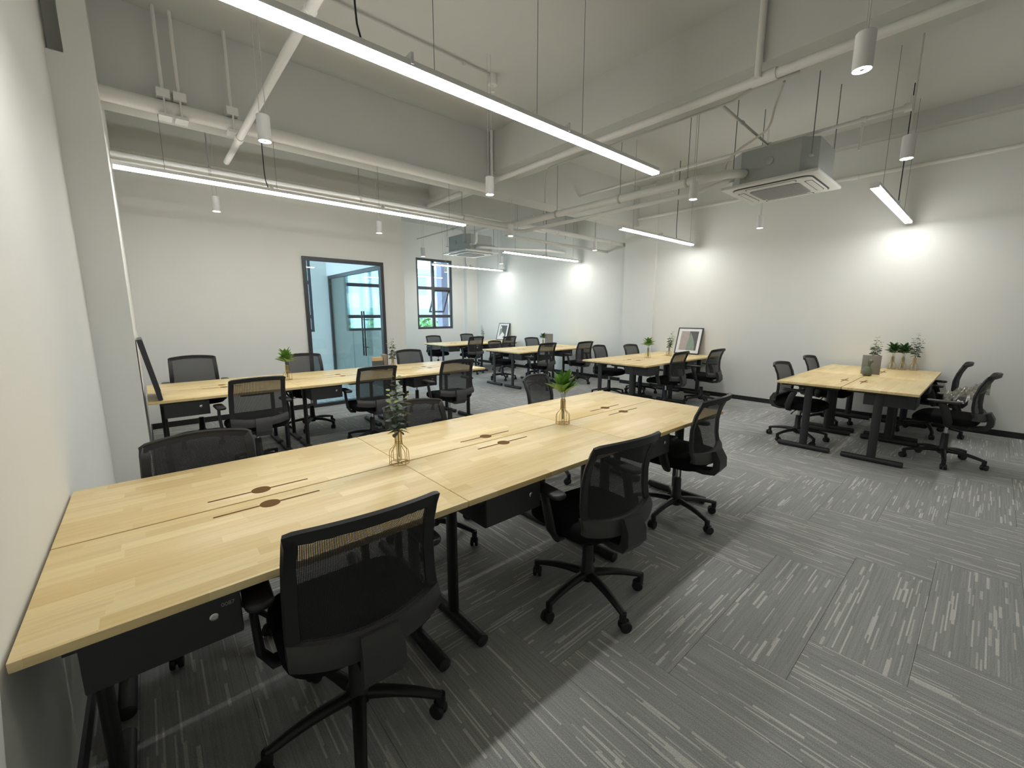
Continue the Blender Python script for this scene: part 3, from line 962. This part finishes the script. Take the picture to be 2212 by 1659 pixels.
# ------------------------------------------------------------------ ceiling air units
def ac_unit(x, y, z, label):
    t = thing('ceiling_air_unit', label, 'air conditioner', (x, y, z), 0, 'ceiling cassette air units')
    h, c = 0.42, 0.13
    oc = [(h - c, -h), (h, -h + c), (h, h - c), (h - c, h), (-h + c, h), (-h, h - c), (-h, -h + c), (-h + c, -h)]
    MB().rings([[(px, py, 0.05) for px, py in oc], [(px, py, 0.40) for px, py in oc]]).build('body', 'ac_steel', t, 0)
    MB().slab(-0.475, 0.475, -0.475, 0.475, 0.018, 0.052, 0.012, 0.01, 3).build('panel', 'ac_white', t, 30)
    MB().slab(-0.40, 0.40, -0.40, 0.40, 0.012, 0.02, 0.10, 0.003, 6).build('panel_groove', 'ac_dark', t, 30)
    MB().slab(-0.385, 0.385, -0.385, 0.385, 0.0, 0.014, 0.09, 0.006, 6).build('panel_face', 'ac_white', t, 30)
    MB().slab(-0.25, 0.25, -0.25, 0.25, -0.004, 0.002, 0.05, 0.002, 4).build('intake', 'rod_grey', t, 30)
    g = MB()
    for i in range(21):
        xx = -0.24 + 0.48 * i / 20
        e = 0.04 if i in (0, 20) else 0
        g.box((xx - 0.006, -0.245 + e, -0.009), (xx + 0.006, 0.245 - e, -0.0035))
    for i in range(9):
        yy = -0.23 + 0.46 * i / 8
        g.box((-0.24, yy - 0.003, -0.0075), (0.24, yy + 0.003, -0.0035))
    g.build('intake_grille', 'ac_grille', t, 0)
    for k in range(4):
        lv = MB().slab(-0.24, 0.24, 0.305, 0.362, -0.004, 0.004, 0.02, 0.003, 4)
        sl = MB().slab(-0.25, 0.25, 0.297, 0.370, -0.001, 0.0015, 0.02, 0.0005, 4)
        a = part('outlet', sl.mesh('outlet', 'ac_dark', 30), t, None, (0, 0, k * PI / 2))
        part('louver', lv.mesh('louver', 'ac_white', 30), a)
    for sx in (-0.40, 0.40):
        for sy in (-0.38, 0.38):
            MB().tube([(sx, sy, 0.2), (sx, sy, H - z)], 0.005, 6).build('hanging_rod', 'rod_grey', t)
            box((sx - 0.03, sy - 0.015, 0.19), (sx + 0.03, sy + 0.015, 0.205)).build('rod_bracket', 'ac_steel', t, 0)
    MB().lathe([(0.04, 0), (0.04, 0.006), (0.036, 0.008)], (0, 0), 20).xf(Matrix.Translation((-0.425, 0.0, 0.24)) @ Matrix.Rotation(-PI / 2, 4, 'Y')).build('port_cap', 'ac_steel', t)
    return t
ac1 = ac_unit(6.02, 0.53, 2.885, 'large grey ceiling air unit with white panel near the right wall')
ac2 = ac_unit(6.35, 7.12, 2.885, 'smaller looking grey ceiling air unit in the distance before the window')

# ------------------------------------------------------------------ pipes
def pipe(name, label, pts, r, mat='pipe_white', n=12, cat='pipe', fittings=(), fr=1.25):
    t = thing(name, label, cat, pts[0])
    b = Vector(pts[0])
    MB().tube([Vector(p) - b for p in pts], r, n).build('run', mat, t, 60)
    for f in fittings:
        a, c = Vector(f[0]) - b, Vector(f[1]) - b
        MB().tube([a, c], (f[2] if len(f) > 2 else r * fr), n).build('fitting', mat, t, 60)
    return t
def bend(pts, rad=0.12, n=6):
    out = [Vector(pts[0])]
    for i in range(1, len(pts) - 1):
        p = Vector(pts[i]); a = (Vector(pts[i - 1]) - p); b = (Vector(pts[i + 1]) - p)
        ra = min(rad, a.length * 0.45, b.length * 0.45)
        a = p + a.normalized() * ra; b = p + b.normalized() * ra
        for k in range(n + 1):
            t = k / n
            out.append(a * (1 - t) ** 2 + p * 2 * t * (1 - t) + b * t * t)
    out.append(Vector(pts[-1]))
    return out
MPX, MPZ = 4.275, 3.36
mp = pipe('sprinkler_main', 'white main sprinkler pipe crossing the ceiling diagonally in view', [(MPX, YN + 0.02, MPZ), (MPX, 5.47, MPZ)], 0.036,
     fittings=[((MPX, 0.08, MPZ), (MPX, 0.26, MPZ)), ((MPX, 3.60, MPZ), (MPX, 3.69, MPZ))])
for y, r in ((0.20, 0.026), (-2.4, 0.026)):
    MB().tube([(-0.055, y - YN - 0.02, -0.01), (-0.055, y - YN - 0.02, H - MPZ - 0.002)], r, 12).build('riser', 'pipe_white', mp)
MB().tube([(-0.05, 3.62 - YN - 0.02, -0.01), (-0.05, 3.62 - YN - 0.02, H - MPZ - 0.002)], 0.02, 12).build('riser', 'pipe_white', mp)
PY, PZ = 3.60, 3.225
tp = pipe('drain_pipe', 'thick white pipe along the beam above the second tube light', [(XS, PY, PZ), (4.15, PY, PZ)], 0.058, n=16, fittings=[((4.09, PY, PZ), (4.15, PY, PZ), 0.068)])
for x in (0.64, 0.75, 1.13):
    hg = thing('pipe_hanger', {0.64: 'left pipe hanger with clamp plates on the thick pipe', 0.75: 'second pipe hanger with clamp plates on the thick pipe', 1.13: 'third pipe hanger beside the slanting pipe'}[x], 'bracket', (x, PY, PZ), 0, 'hangers of the thick pipe')
    MB().tube([(0, 0, 0.1), (0, 0, H - PZ)], 0.014, 8).build('hanger_tube', 'pipe_white', hg)
    box((-0.045, -0.07, 0.061), (0.045, 0.07, 0.13)).build('upper_plate', 'pipe_white', hg, 0)
    box((-0.045, -0.07, -0.085), (0.045, 0.07, -0.062)).build('lower_plate', 'pipe_white', hg, 0)
    for sy in (-0.066, 0.066):
        MB().tube([(0, sy, -0.075), (0, sy, 0.07)], 0.007, 8).build('clamp_bolt', 'pipe_white', hg)
pipe('slanting_pipe', 'white pipe passing under the thick pipe at the upper left', [(1.155, YN + 0.02, 3.08), (1.155, 4.28, 3.08)], 0.028, fittings=[((1.155, 3.45, 3.08), (1.155, 3.55, 3.08)), ((1.155, 1.3, 3.08), (1.155, 1.4, 3.08))])
pipe('ceiling_conduit', 'thin conduit on the ceiling ending in a small box', [(0.1, 2.54, 3.985), (3.34, 2.54, 3.985)], 0.009, 'conduit_grey', 8, 'conduit', fittings=[((3.0, 2.54, 3.975), (3.03, 2.54, 3.975), 0.018)])
sb = thing('junction_box', 'small white junction box with sprinkler head at the conduit end', 'junction box', (3.39, 2.55, 3.90))
MB().lathe([(0.05, 0.0), (0.05, 0.095), (0.047, 0.10)], (0, 0), 16).build('box_body', 'pipe_white', sb)
MB().lathe([(0.012, -0.07), (0.022, -0.066), (0.008, -0.05), (0.010, 0.0)], (0, 0), 12).build('sprinkler_head', 'pipe_white', sb)
pipe('beam_conduit', 'thin grey conduit along the beam behind the main pipe', bend([(4.60, 0.02, 3.455), (4.60, 0.40, 3.455), (4.66, 0.55, 3.44), (4.66, 3.0, 3.44), (4.66, 3.0, 3.0)]), 0.011, 'conduit_grey', 8, 'conduit')
P7X, P7Z = 6.22, 3.5
pb = pipe('sprinkler_branch', 'thin sprinkler branch pipe behind the larger air unit', [(P7X, -0.48, P7Z), (P7X, 3.68, P7Z)], 0.02, 'pipe_white', 10, fittings=[((P7X, -0.5, P7Z), (P7X, -0.44, P7Z), 0.04), ((P7X, 0.74, P7Z), (P7X, 0.80, P7Z), 0.032), ((P7X, -0.15, P7Z), (P7X, -0.10, P7Z), 0.03), ((P7X, 1.95, P7Z), (P7X, 2.0, P7Z), 0.03)])
MB().tube([(0, 0, 0), (0, 0, 0.09), ], 0.03, 10).build('end_head', 'pipe_white', pb)
for dy in (0.36, 2.45):
    MB().tube([(0, dy, 0.0), (0, dy, -0.30)], 0.014, 8).build('dropper', 'pipe_white', pb)
pipe('cross_branch', 'thin pipe joining the sprinkler branch from the main pipe', [(4.75, 0.77, 3.55), (P7X, 0.77, P7Z)], 0.014, 'conduit_grey', 8, fittings=[((5.4, 0.77, 3.532), (5.44, 0.77, 3.53), 0.02)])
pipe('wall_pipe', 'white pipe along the top of the right wall', [(8.0, YN + 0.02, 3.37), (8.0, 3.66, 3.37)], 0.028, 'pipe_white', 12, fittings=[((8.0, 0.2, 3.37), (8.0, 0.28, 3.37)), ((8.0, 2.5, 3.37), (8.0, 2.6, 3.37))])
# insulated refrigerant pair
IZ = 2.96
ip = pipe('insulated_pipe', 'thick white insulated pipe above the second tube light bending to the larger air unit', bend([(XS + 0.003, 4.36, IZ), (5.12, 4.33, IZ), (5.12, 1.05, IZ), (5.34, 0.82, IZ + 0.05), (5.59, 0.78, IZ + 0.09)], 0.22, 8), 0.046, 'pipe_white', 14)
for p in ((1.0, 4.36), (2.6, 4.35), (4.2, 4.34)):
    b = Vector((XS, 4.36, IZ))
    MB().tube([Vector((p[0] - 0.012, p[1], IZ)) - b, Vector((p[0] + 0.012, p[1], IZ)) - b], 0.058, 14).build('clamp', 'conduit_grey', ip)
    MB().tube([Vector((p[0], p[1], IZ + 0.05)) - b, Vector((p[0], p[1], H if not 3.7 < p[1] < 4.05 else 3.25)) - b], 0.004, 6).build('hanging_rod', 'rod_grey', ip)
for y in (3.2, 2.1, 1.2):
    b = Vector((XS, 4.36, IZ))
    MB().tube([Vector((5.12, y - 0.012, IZ)) - b, Vector((5.12, y + 0.012, IZ)) - b], 0.058, 14).build('clamp', 'conduit_grey', ip)
    MB().tube([Vector((5.12, y, IZ + 0.05)) - b, Vector((5.12, y, H)) - b], 0.004, 6).build('hanging_rod', 'rod_grey', ip)
pipe('condensate_pipe', 'thinner white pipe below the insulated pipe bending to the larger air unit', bend([(XS + 0.003, 4.20, 2.865), (5.28, 4.18, 2.865), (5.28, 1.15, 2.865), (5.40, 0.93, 2.95), (5.59, 0.90, 3.02)], 0.18, 8), 0.028, 'pipe_white', 12)
pipe('insulated_branch', 'insulated pipe running on to the far right wall', [(5.14, 4.10, 2.95), (XF - 0.01, 4.10, 2.95)], 0.038, 'pipe_white', 14, fittings=[((6.1, 4.10, 2.95), (6.13, 4.10, 2.95)), ((7.7, 4.10, 2.95), (7.73, 4.10, 2.95))])
pipe('condensate_branch', 'thin white pipe running level to the far right wall', [(5.30, 4.62, 2.87), (XF - 0.01, 4.62, 2.87)], 0.026, 'pipe_white', 12, fittings=[((6.4, 4.62, 2.87), (6.43, 4.62, 2.87))])
pipe('air_unit_pipe', 'bent white pipe feeding the smaller air unit', bend([(6.05, 6.69, 3.05), (6.05, 6.48, 3.05), (6.05, 6.48, 3.30), (6.05, 4.66, 3.30)], 0.08), 0.028, 'pipe_white', 12)
pipe('air_unit_drain', 'second bent white pipe at the smaller air unit', bend([(6.20, 6.69, 2.99), (6.20, 6.54, 2.99), (6.75, 6.40, 2.99), (7.6, 5.9, 2.99), (XF - 0.01, 5.88, 2.99)], 0.10), 0.03, 'pipe_white', 12)
pipe('far_sprinkler_pipe', 'thin sprinkler pipe under the far ceiling', [(4.74, 6.2, 3.6), (XF - 0.01, 6.2, 3.6)], 0.018, 'conduit_grey', 8, fittings=[((6.3, 6.2, 3.6), (6.36, 6.2, 3.6), 0.03)])
pipe('far_cross_pipe', 'thin pipe crossing the far ceiling toward the window', [(6.33, 5.82, 3.58), (6.33, YW - 0.01, 3.58)], 0.016, 'conduit_grey', 8, fittings=[((6.33, 7.8, 3.58), (6.33, 7.86, 3.58), 0.028)])
for i, (x, y, lab) in enumerate([(5.6, 4.62, 'thin threaded rod left of the far pipe crossing'), (6.9, 4.62, 'thin threaded rod right of the far pipe crossing'), (5.75, 4.10, 'thin threaded rod holding the insulated branch near its bend'), (7.2, 4.10, 'thin threaded rod holding the insulated branch near the wall')]):
    ro = MB().tube([(0, 0, 0), (0, 0, H - 2.99)], 0.004, 6).build('threaded_rod', 'rod_grey')
    ro.location = (x, y, 2.99)
    tag(ro, lab, 'rod', 'threaded rods at the far pipes')
cb = MB().tube(bend([(4.635, 0.14, 3.44), (4.80, 0.25, 3.36), (4.98, 0.34, 3.22), (5.24, 0.72, 3.20), (5.46, 0.93, 3.18), (5.60, 1.0, 3.08)], 0.15), 0.011, 8).build('power_cable', 'cable_cream')
tag(cb, 'cream cable hanging in a curve to the larger air unit', 'cable')

# ------------------------------------------------------------------ vases and plants
def wire_vase(x, y, label, sc=1.0):
    t = thing('wire_vase', label, 'vase', (x, y, 0.7512), 0, 'gold wire vases')
    prof = [(0.047, 0.002), (0.047, 0.055), (0.043, 0.070), (0.030, 0.082), (0.019, 0.094), (0.0165, 0.11), (0.0165, 0.165)]
    g = MB()
    for k in range(8):
        a = 2 * PI * k / 8 + 0.2
        g.tube([(r * math.cos(a), r * math.sin(a), z) for r, z in prof], 0.0018, 6)
    for r, z in ((0.047, 0.002), (0.0165, 0.165), (0.0165, 0.105)):
        g.tube([(r * math.cos(2 * PI * k / 24), r * math.sin(2 * PI * k / 24), z) for k in range(24)], 0.0018, 6, True)
    g.tube([(-0.047, 0, 0.002), (0.047, 0, 0.002)], 0.0018, 6)
    g.tube([(0, -0.047, 0.002), (0, 0.047, 0.002)], 0.0018, 6)
    g.build('wire_frame', 'gold_wire', t, 60)
    MB().lathe([(0.004, 0.0045), (0.012, 0.007), (0.0135, 0.02), (0.0135, 0.172), (0.0125, 0.172), (0.0125, 0.02), (0.003, 0.006)], (0, 0), 16, False).build('glass_tube', 'vase_glass', t, 60)
    t.scale = (sc, sc, sc)
    return t
def leaf_mesh(name, l, w, mat, fold=0.12, droop=0.25, n=6, rnd=False):
    v, f = [], []
    for i in range(n + 1):
        t = i / n
        ww = w * (math.sin(PI * t ** (0.5 if rnd else 0.75)) ** (0.6 if rnd else 0.85)) if 0 < i < n else 0.0006
        z = -droop * l * t * t
        v += [(l * t, -ww / 2, z + fold * ww), (l * t, 0, z), (l * t, ww / 2, z + fold * ww)]
    for i in range(n):
        b = i * 3
        f += [(b, b + 3, b + 4, b + 1), (b + 1, b + 4, b + 5, b + 2)]
    m = MB(); m.v, m.f = v, f
    return m.mesh(name, mat, 60, False)
LEAF = {'euc': leaf_mesh('leaf', 0.044, 0.038, 'euc_leaf', 0.08, 0.1, 5, True), 'euc_s': leaf_mesh('leaf', 0.024, 0.014, 'euc_young', 0.15, 0.1, 5),
        'lan': leaf_mesh('leaf', 0.115, 0.046, 'green_leaf', 0.25, 0.18), 'lan_s': leaf_mesh('leaf', 0.085, 0.042, 'green_leaf', 0.25, 0.25), 'dark': leaf_mesh('leaf', 0.095, 0.05, 'dark_leaf', 0.2, 0.3)}
def orient(d, roll=0.0):
    d = Vector(d).normalized()
    u = Vector((0, 0, 1))
    if abs(d.z) > 0.98: u = Vector((0, 1, 0))
    s = u.cross(d).normalized()
    n = d.cross(s)
    M = Matrix((d, s, n)).transposed()
    return (M @ Matrix.Rotation(roll, 3, 'X')).to_euler()
def place_leaves(t, items, joined):
    if not joined:
        for key, p, d, roll, sc in items:
            o = part('leaf', LEAF[key], t, p, orient(d, roll))
            o.scale = (sc, sc, sc)
    else:
        by = {}
        for key, p, d, roll, sc in items:
            by.setdefault(LEAF[key].materials[0].name, []).append((key, p, d, roll, sc))
        for mname, lst in by.items():
            m = MB()
            for key, p, d, roll, sc in lst:
                M = Matrix.Translation(p) @ orient(d, roll).to_matrix().to_4x4() @ Matrix.Scale(sc, 4)
                me = LEAF[key]
                m.add([M @ v.co for v in me.vertices], [tuple(q.vertices) for q in me.polygons])
            m.build('foliage', mname, t, 60, False)
def eucalyptus(x, y, label, seed, joined=True, h=1.0, stems=4, lean=(0, 0)):
    rg = random.Random(seed)
    t = thing('eucalyptus_sprig', label, 'plant', (x, y, 0.7512), 0, 'eucalyptus sprigs')
    items = []
    sm = MB()
    for s in range(stems):
        a = 2 * PI * s / stems + rg.random()
        top = h * (0.44 if s == 0 else 0.34 + 0.04 * rg.random())
        sp = 0.0 if s == 0 else 0.055
        pts = []
        for i in range(9):
            q = i / 8
            z = 0.03 + (top - 0.03) * q
            r = sp * max(0, q - 0.35) / 0.65
            pts.append(Vector((math.cos(a) * r + lean[0] * q * q, math.sin(a) * r + lean[1] * q * q, z)))
        sm.tube(pts, [0.0018] * 6 + [0.0014, 0.001, 0.0006], 6)
        ln = 12 if s == 0 else 9
        for i in range(ln):
            q = 0.42 + 0.56 * i / (ln - 1)
            k = min(int(q * 8), 7); fr_ = q * 8 - k
            p = pts[k].lerp(pts[k + 1], fr_)
            aa = i * 1.57 + a + rg.random() * 0.4
            size = 1.25 - 0.75 * (i / (ln - 1)) if s == 0 else 1.15 - 0.4 * (i / (ln - 1))
            for sd in (0, PI):
                d = (math.cos(aa + sd), math.sin(aa + sd), 0.15 + 0.5 * rg.random() * (i / ln) - 0.35 * (1 - i / ln))
                young = i >= ln - 2
                items.append(('euc_s' if young else 'euc', p + Vector(d) * 0.006, d, rg.uniform(-0.7, 0.7), (1.1 if young else size) * rg.uniform(0.9, 1.1)))
    sm.build('stem', 'stem_green', t, 60)
    place_leaves(t, items, joined)
    return t
def leafy(x, y, label, seed, joined=True, n=18, kind='lan', h=1.0, spread=1.0, lo=0.42):
    rg = random.Random(seed)
    t = thing('leafy_sprig', label, 'plant', (x, y, 0.7512), 0, 'green leafy sprigs')
    sm = MB()
    for s in range(4):
        a = s * 1.6 + 0.3
        sm.tube([(0.003 * math.cos(a), 0.003 * math.sin(a), 0.03), (0.006 * math.cos(a), 0.006 * math.sin(a), 0.15), (0.02 * math.cos(a), 0.02 * math.sin(a), 0.225 * h)], [0.0016, 0.0016, 0.0012], 6)
    sm.build('stem', 'stem_green', t, 60)
    items = []
    for i in range(n):
        q = i / n
        a = i * 2.4
        el = lo + (1.42 - lo) * q
        d = (math.cos(a) * math.cos(el) * spread, math.sin(a) * math.cos(el) * spread, math.sin(el))
        p = Vector((math.cos(a) * 0.014, math.sin(a) * 0.014, (0.205 + 0.07 * q) * h))
        items.append((kind if i % 3 else ('lan_s' if kind == 'lan' else kind), p, d, rg.uniform(-0.5, 0.5), rg.uniform(0.8, 1.1) * (1.1 - 0.15 * q)))
    place_leaves(t, items, joined)
    return t
wire_vase(1.199, 0.588, 'gold wire vase holding the eucalyptus on the nearest row')
eucalyptus(1.199, 0.588, 'eucalyptus sprig with round grey green leaves on the nearest row', 3, False)
wire_vase(2.39, 0.568, 'gold wire vase holding the bright green leaves on the nearest row')
leafy(2.39, 0.568, 'bright green pointed leaves in the wire vase on the nearest row', 5, False, 34, 'lan', 1.0, 0.85, 0.62)
wire_vase(1.482, 3.95, 'gold wire vase left on the second row')
leafy(1.482, 3.95, 'bright green leafy sprig on the left of the second row', 8, True, 30, 'lan', 0.98, 1.1)
wire_vase(2.76, 3.93, 'gold wire vase beside the kraft box on the second row')
eucalyptus(2.76, 3.93, 'eucalyptus sprig beside the kraft box on the second row', 11, True, 0.95, 3)
wire_vase(6.78, 2.565, 'gold wire vase in the middle of the table with the large picture')
leafy(6.78, 2.565, 'green leafy sprig at the table with the large picture', 13, True, 28, 'lan', 1.0, 1.2)
wire_vase(7.37, 2.50, 'gold wire vase just left of the large leaning picture')
eucalyptus(7.37, 2.50, 'eucalyptus sprig just left of the large leaning picture', 17, True, 1.0, 3, (0.05, -0.03))
wire_vase(7.15, 5.46, 'gold wire vase before the grey folder')
leafy(7.15, 5.46, 'dark green leaves before the grey folder', 19, True, 24, 'dark', 0.95, 1.2)
wire_vase(7.40, 8.05, 'gold wire vase on the farthest table')
eucalyptus(7.40, 8.05, 'thin dark branch rising from the farthest table', 23, True, 1.02, 2, (0.0, 0.06))
wire_vase(7.93, -0.44, 'left gold wire vase of the three at the right wall')
leafy(7.93, -0.44, 'left leafy sprig of the three plants at the right wall', 29, True, 28, 'dark', 1.05, 1.25)
wire_vase(7.92, -0.545, 'middle gold wire vase of the three at the right wall')
leafy(7.92, -0.545, 'middle leafy sprig of the three plants at the right wall', 31, True, 28, 'dark', 1.05, 1.25)
wire_vase(7.95, -0.655, 'right gold wire vase of the three at the right wall')
eucalyptus(7.95, -0.655, 'right tall eucalyptus of the three plants at the right wall', 37, True, 1.12, 3)
wire_vase(7.24, -0.345, 'gold wire vase hidden behind the grey board on the rightmost table')
eucalyptus(7.24, -0.345, 'eucalyptus rising behind the grey board on the rightmost table', 41, True, 1.03, 4)

# ------------------------------------------------------------------ boxes, boards, figurine
def standing_box(name, x, y, w, d, h, rz, mat, label, cat, bands=()):
    t = thing(name, label, cat, (x, y, 0.7505), rz)
    MB().slab(-w / 2, w / 2, -d / 2, d / 2, 0, h, 0.003, 0.001, 2).build('body', mat, t, 30)
    for z0, z1, mm in bands:
        box((-w / 2 - 0.0008, -d / 2 - 0.0008, z0), (w / 2 + 0.0008, d / 2 + 0.0008, z1)).build('label_band', mm, t, 0)
    return t
standing_box('kraft_box', 2.60, 4.06, 0.125, 0.07, 0.175, D_(-8), 'kraft', 'kraft coloured book with a dark slate band on the second row', 'book', ((0.035, 0.13, 'label_slate'),))
standing_box('taupe_book', 2.715, 4.10, 0.05, 0.15, 0.205, D_(-10), 'book_taupe', 'taupe book standing behind the kraft one on the second row', 'book')
standing_box('grey_board', 7.06, -0.345, 0.025, 0.18, 0.235, D_(6), 'board_grey', 'grey board standing behind the figurine on the rightmost table', 'board')
standing_box('grey_folder', 7.32, 5.44, 0.02, 0.22, 0.30, D_(4), 'board_grey', 'grey folder standing on the third table along the right wall', 'folder', ((0.0, 0.3, 'board_grey'),))
fg = thing('figurine', 'small grey green figurine before the grey board', 'figurine', (6.86, -0.345, 0.7505))
MB().lathe([(0.02, 0), (0.045, 0.01), (0.055, 0.04), (0.052, 0.07), (0.035, 0.10), (0.022, 0.115)], (0, 0), 18).build('body', 'figurine', fg, 60)
MB().tube([(0, 0, 0.10), (0, -0.008, 0.13), (0, -0.01, 0.155)], [0.024, 0.017, 0.018], 10).build('neck', 'figurine', fg, 60)
hd = MB().lathe([(0.004, -0.03), (0.018, -0.024), (0.026, -0.004), (0.024, 0.014), (0.012, 0.026), (0.003, 0.029)], (0, 0), 14)
hd.xf(Matrix.Translation((0, -0.018, 0.172)) @ Matrix.Rotation(D_(65), 4, 'X')).build('head', 'figurine', fg, 60)
for s in (-1, 1):
    MB().tube([(0.012 * s, 0.0, 0.185), (0.018 * s, 0.004, 0.205)], [0.006, 0.002], 6).build('ear', 'figurine', fg, 60)

def picture(x, y, rz, w, h, tilt, label, art):
    """leans back; local +Y is toward the wall"""
    t = thing('framed_picture', label, 'picture', (x, y, 0.7575), rz)
    root = bpy.data.objects.new('frame', None)
    g = frame_xz(-w / 2, w / 2, 0, h, -0.012, 0.020, 0.014)
    g.box((-w / 2 + 0.01, 0.006, 0.01), (w / 2 - 0.01, 0.012, h - 0.01))
    fr = g.build('frame', 'frame_dark', t, 0)
    fr.rotation_euler = (-tilt, 0, 0)
    box((-w / 2 + 0.0135, -0.002, 0.0135), (w / 2 - 0.0135, 0.004, h - 0.0135)).build('mat_board', 'paper_white', fr, 0)
    for mat, poly in art:
        n = len(poly)
        pp = [((a - 0.5) * w, b * h) for a, b in poly]
        lay = -0.003 - 0.0008 * art.index((mat, poly))
        m = MB().rings([[(a, -0.002, b) for a, b in pp], [(a, lay, b) for a, b in pp]])
        m.build('printed_shape', mat, fr, 0)
    return t
artA = [('art_pink', [(0.15, 0.14), (0.50, 0.14), (0.50, 0.87), (0.15, 0.87)]), ('art_dark', [(0.50, 0.14), (0.85, 0.14), (0.85, 0.87), (0.50, 0.87)]),
        ('art_green', [(0.44, 0.14), (0.78, 0.14), (0.77, 0.30), (0.72, 0.48), (0.64, 0.65), (0.53, 0.83), (0.49, 0.60), (0.46, 0.38)])]
artB = [('art_dark', [(0.20, 0.14), (0.82, 0.14), (0.82, 0.87), (0.20, 0.87)]), ('paper_white', [(0.20, 0.14), (0.55, 0.14), (0.72, 0.30), (0.48, 0.48), (0.20, 0.20)]),
        ('art_green', [(0.20, 0.18), (0.45, 0.46), (0.36, 0.66), (0.20, 0.60)]), ('paper_white', [(0.22, 0.66), (0.36, 0.68), (0.30, 0.82), (0.22, 0.80)])]
picture(7.93, 2.46, -PI / 2, 0.47, 0.50, D_(17), 'large framed abstract print leaning on the right wall', artA)
picture(8.13, 8.14, -PI / 2, 0.47, 0.50, D_(16), 'framed abstract print with a white shape on the farthest table', artB)
picture(0.354, 3.60, PI / 2, 0.50, 0.53, D_(9.5), 'framed print leaning on the left wall, seen edge on', artA)

# clear plastic over the chair at the right
rg = random.Random(5)
pw = MB()
def wrap(a, b):
    u = (a - 0.5) * 2; v = b
    x = u * 0.20
    y = 0.10 - 0.30 * v
    z = 0.70 + 0.17 * v - 0.10 * u * u + 0.018 * math.sin(13 * u + 9 * v) + 0.014 * math.sin(23 * v - 7 * u) + 0.01 * math.sin(31 * u * v + 2)
    return (x, y, z)
pw.grid(wrap, 26, 26)
o = pw.build('plastic_wrap', 'clear_wrap', None, 60, False)
o.location = (6.33, -1.14, -0.02)
tag(o, 'crumpled clear plastic wrap bunched on the rightmost chair', 'plastic wrap')
